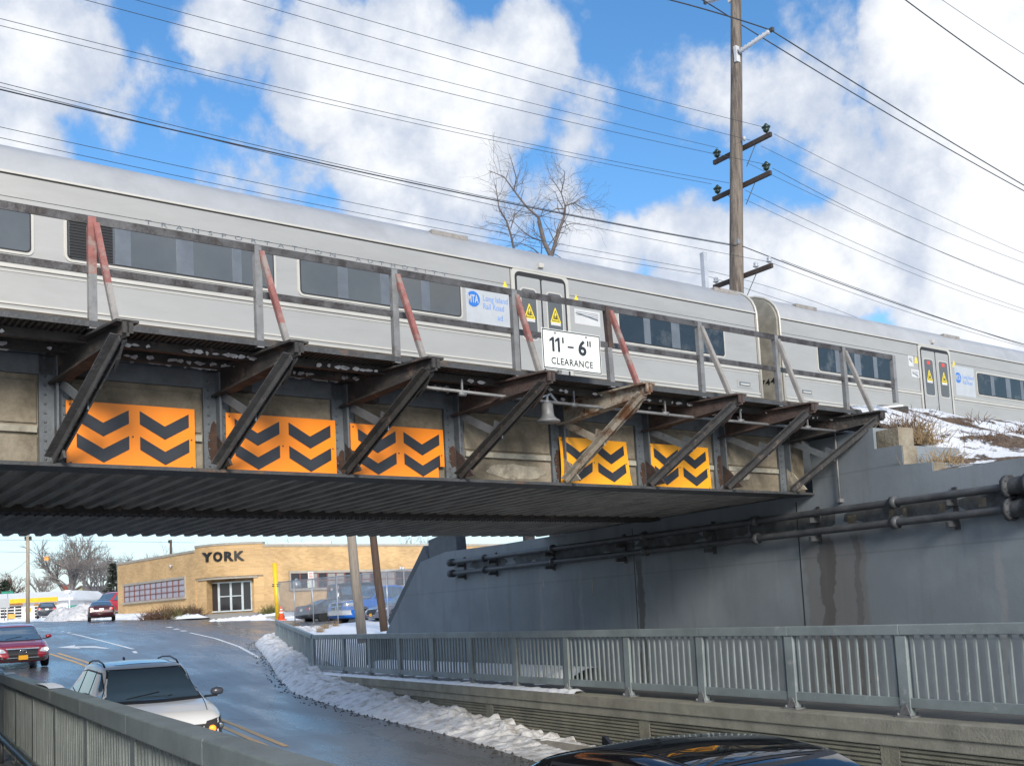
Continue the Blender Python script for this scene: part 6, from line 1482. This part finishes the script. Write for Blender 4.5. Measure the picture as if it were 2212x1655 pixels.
    if kind == 'pickup':
        patch('grille_bar', 'chrome', 'F', [(-.04, gz - gh), (.04, gz - gh), (.04, gz + gh), (-.04, gz + gh)], .02, gr_, nu=2, nv=4); patch('grille_bar', 'chrome', 'F', [(-gw, gz - .03), (gw, gz - .03), (gw, gz + .03), (-gw, gz + .03)], .02, gr_, nu=10, nv=1)
        patch('bumper', 'lamp', 'F', [(-.9, .42), (.9, .42), (.9, .66), (-.9, .66)], .05, nu=12, nv=4)
    if kind == 'sedan' and detail:
        q = cast('F', 0, gz + .04, .03); mb = MB()
        mb.tube([q + Vector((0, .11 * cos(a) * 1.0, .055 * sin(a))) for a in [k * pi / 10 for k in range(-3, 14)]], .010, 6)
        mb.tube([q + Vector((0, -.05, -.045)), q + Vector((0, -.0, .03)), q + Vector((0, .05, -.045))], .010, 6); mb.build('badge', 'chrome', gr_)
        patch('lower_intake', 'blackplastic', 'F', [(-.62, .30), (.62, .30), (.70, .40), (-.70, .40)], .009, nu=14, nv=3)
        for sg in (-1, 1):
            patch('fog_intake', 'blackplastic', 'F', [(sg * .62, .36), (sg * .82, .38), (sg * .82, .50), (sg * .70, .47)], .010, nu=5, nv=3)
            for k in range(2): patch('fog_trim', 'chrome', 'F', [(sg * .64, .385 + k * .05), (sg * .82, .405 + k * .05), (sg * .82, .42 + k * .05), (sg * .64, .40 + k * .05)], .016, nu=5, nv=1)
    pz = .43 if kind != 'pickup' else .55
    if kind == 'sedan': pz = .42
    patch('number_plate', 'plate', 'F', [(-.15, pz - .075), (.15, pz - .075), (.15, pz + .075), (-.15, pz + .075)], .03, nu=3, nv=2)
    rt = S['top'][1][1]
    for sg in (-1, 1): patch('tail_lamp', 'tail', 'B', [(sg * .52, rt - .22), (sg * .84, rt - .2), (sg * .80, rt - .06), (sg * .55, rt - .07)], .01, nu=5, nv=3)
    patch('rear_plate', 'signwhite', 'B', [(-.15, rt - .26), (.15, rt - .26), (.15, rt - .12), (-.15, rt - .12)], .02, nu=2, nv=2)
    if kind == 'sedan': patch('rear_window', glassm, 'B', [(-.66, 1.12), (.66, 1.12), (.54, 1.36), (-.54, 1.36)], .008, nu=12, nv=8)
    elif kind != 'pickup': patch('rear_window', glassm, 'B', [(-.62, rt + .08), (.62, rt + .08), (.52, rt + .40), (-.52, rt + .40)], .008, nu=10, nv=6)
    wr = S['wheel']
    for x in S['axles']:
        for sg in (-1, 1):
            d = 'L' if sg > 0 else 'R'; mb = MB(); pts = []; nn = 22
            for k in range(nn + 1):
                a = pi * k / nn; R1 = wr + .07; pts.append((x + R1 * cos(a), wr - .02 + R1 * sin(a)))
            pl = [cast(d, px, max(.30, pz_), .005) for px, pz_ in pts]; cen = cast(d, x, wr, .005); pl = [p if p else cen for p in pl]
            mb.add([cen] + pl, [(0, i + 1, i + 2) for i in range(nn)]); mb.build('wheel_arch', 'blackplastic', r)
            mb = MB(); y = sg * (Wd / 2 - .2); mb.lathe((x, y, wr), [(-.0, wr * .9), (.02, wr), (.19, wr), (.215, wr * .93), (.216, wr * .68)], 26, axis=(0, sg, 0)); wl = mb.build('wheel', 'tyre', r)
            mb = MB(); mb.lathe((x, y + sg * .20, wr), [(0, wr * .68), (.01, wr * .66), (.012, .03)], 20, axis=(0, sg, 0)); mb.build('rim', 'rim', wl)
    if rails:
        for sg in (-1, 1):
            mb = MB(); yy = sg * S['roofw'] * Wd / 2 * .98; P = [Vector((x, yy, smooth_interp(x, S['top']) + dz)) for x, dz in ((.15, -.02), (.0, .025), (-.5, .045), (-1.1, .04), (-1.45, .03), (-1.6, -.03))]
            mb.tube(P, .015, 8); mb.build('roof_rail', 'blackplastic', r)
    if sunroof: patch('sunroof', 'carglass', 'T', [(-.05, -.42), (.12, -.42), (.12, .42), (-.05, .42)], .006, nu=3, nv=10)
    if pano:
        patch('roof_glass_seal', 'gasket', 'T', [(-.98, -.50), (.47, -.53), (.47, .53), (-.98, .50)], .003, nu=16, nv=12)
        patch('roof_glass', glassm, 'T', [(-.95, -.48), (.44, -.51), (.44, .51), (-.95, .48)], .007, nu=16, nv=12)
        patch('roof_glass_joint', 'gasket', 'T', [(-.32, -.5), (-.30, -.5), (-.30, .5), (-.32, .5)], .009, nu=1, nv=12)
        for sg in (-1, 1): patch('window_trim', 'chrome', 'L' if sg > 0 else 'R', [(1.1, .945), (-1.5, 1.0), (-1.5, 1.012), (1.1, .957)], .014, nu=20, nv=1)
    if pano or kind == 'suv':
        xf = -1.12 if kind == 'sedan' else -1.5; zz_ = smooth_interp(xf, S['top']); mb = MB()
        mb.prism([(-.09, -.03), (.07, .0), (-.045, .075), (-.08, .075)], lambda x, y, t: Vector((xf + x, t * (1 - .0 * y), zz_ + .012 + y)), -.016, .016); mb.build('roof_antenna', 'blackplastic', r, bevel=.006)
    return r
AZC = AR + pi
hd = -DR
# white car in the near lane
Pw = YP(331, 1512, 17.0); cc = Pw + DR * 1.06; u_, o_ = cc.dot(DR), cc.dot(NR)
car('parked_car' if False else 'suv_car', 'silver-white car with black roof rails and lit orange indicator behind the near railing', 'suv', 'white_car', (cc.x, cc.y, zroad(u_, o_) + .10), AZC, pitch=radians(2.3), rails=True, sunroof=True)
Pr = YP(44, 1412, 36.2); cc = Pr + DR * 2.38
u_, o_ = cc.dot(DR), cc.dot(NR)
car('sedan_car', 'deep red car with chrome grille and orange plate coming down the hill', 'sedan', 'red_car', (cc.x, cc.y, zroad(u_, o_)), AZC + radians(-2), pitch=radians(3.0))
P = NR * 4.72 + DR * 5.5
car('sedan_car', 'glossy black car with a glass roof and fin antenna right below the viewer', 'sedan', 'black_car', (P.x, P.y, zroad(5.5, 4.6)), AZC, glassm='carglassblack', pano=True, scale=1.07)
def park(label, kind, mt, x, y, Y, az, gl='carglass', dz=0., **k):
    P = YP(x, y, Y); u, o = P.dot(DR), P.dot(NR); return car(k.pop('name', 'parked_car'), label, kind, mt, (P.x, P.y, zground(o, u) + dz), radians(az), detail=False, glassm=gl, **k)
park('dark maroon car parked tail-on left of the brick building', 'sedan', 'maroon', 219, 1325, 76, -22, dz=.15)
park('red van half hidden behind the left corner of the brick building', 'van', 'redvan', 252, 1318, 96, 205, cat='van', name='parked_van', dz=.3)
park('small dark car at the right roller door of the filling station', 'suv', 'darkgrey_car', 101, 1335, 106, -25, dz=.0)
park('bright blue pickup truck with chrome grille behind the fence', 'pickup', 'bluecar', 822, 1322, 59, 228, cat='pickup truck', name='pickup_truck', dz=.2, scale=1.08)
park('black car parked tail-left behind the fence, left of the blue truck', 'sedan', 'darkgrey_car', 727, 1322, 63.5, 50, dz=.0)
park('tall dark vehicle behind the blue truck, only its rear corner showing', 'van', 'darkgrey_car', 790, 1318, 69, 55, cat='van', name='parked_van', dz=.05)
park('grey car partly hidden by the wing wall, right of the dark timber pole', 'sedan', 'grey_car', 890, 1322, 55, 235, dz=-.1)
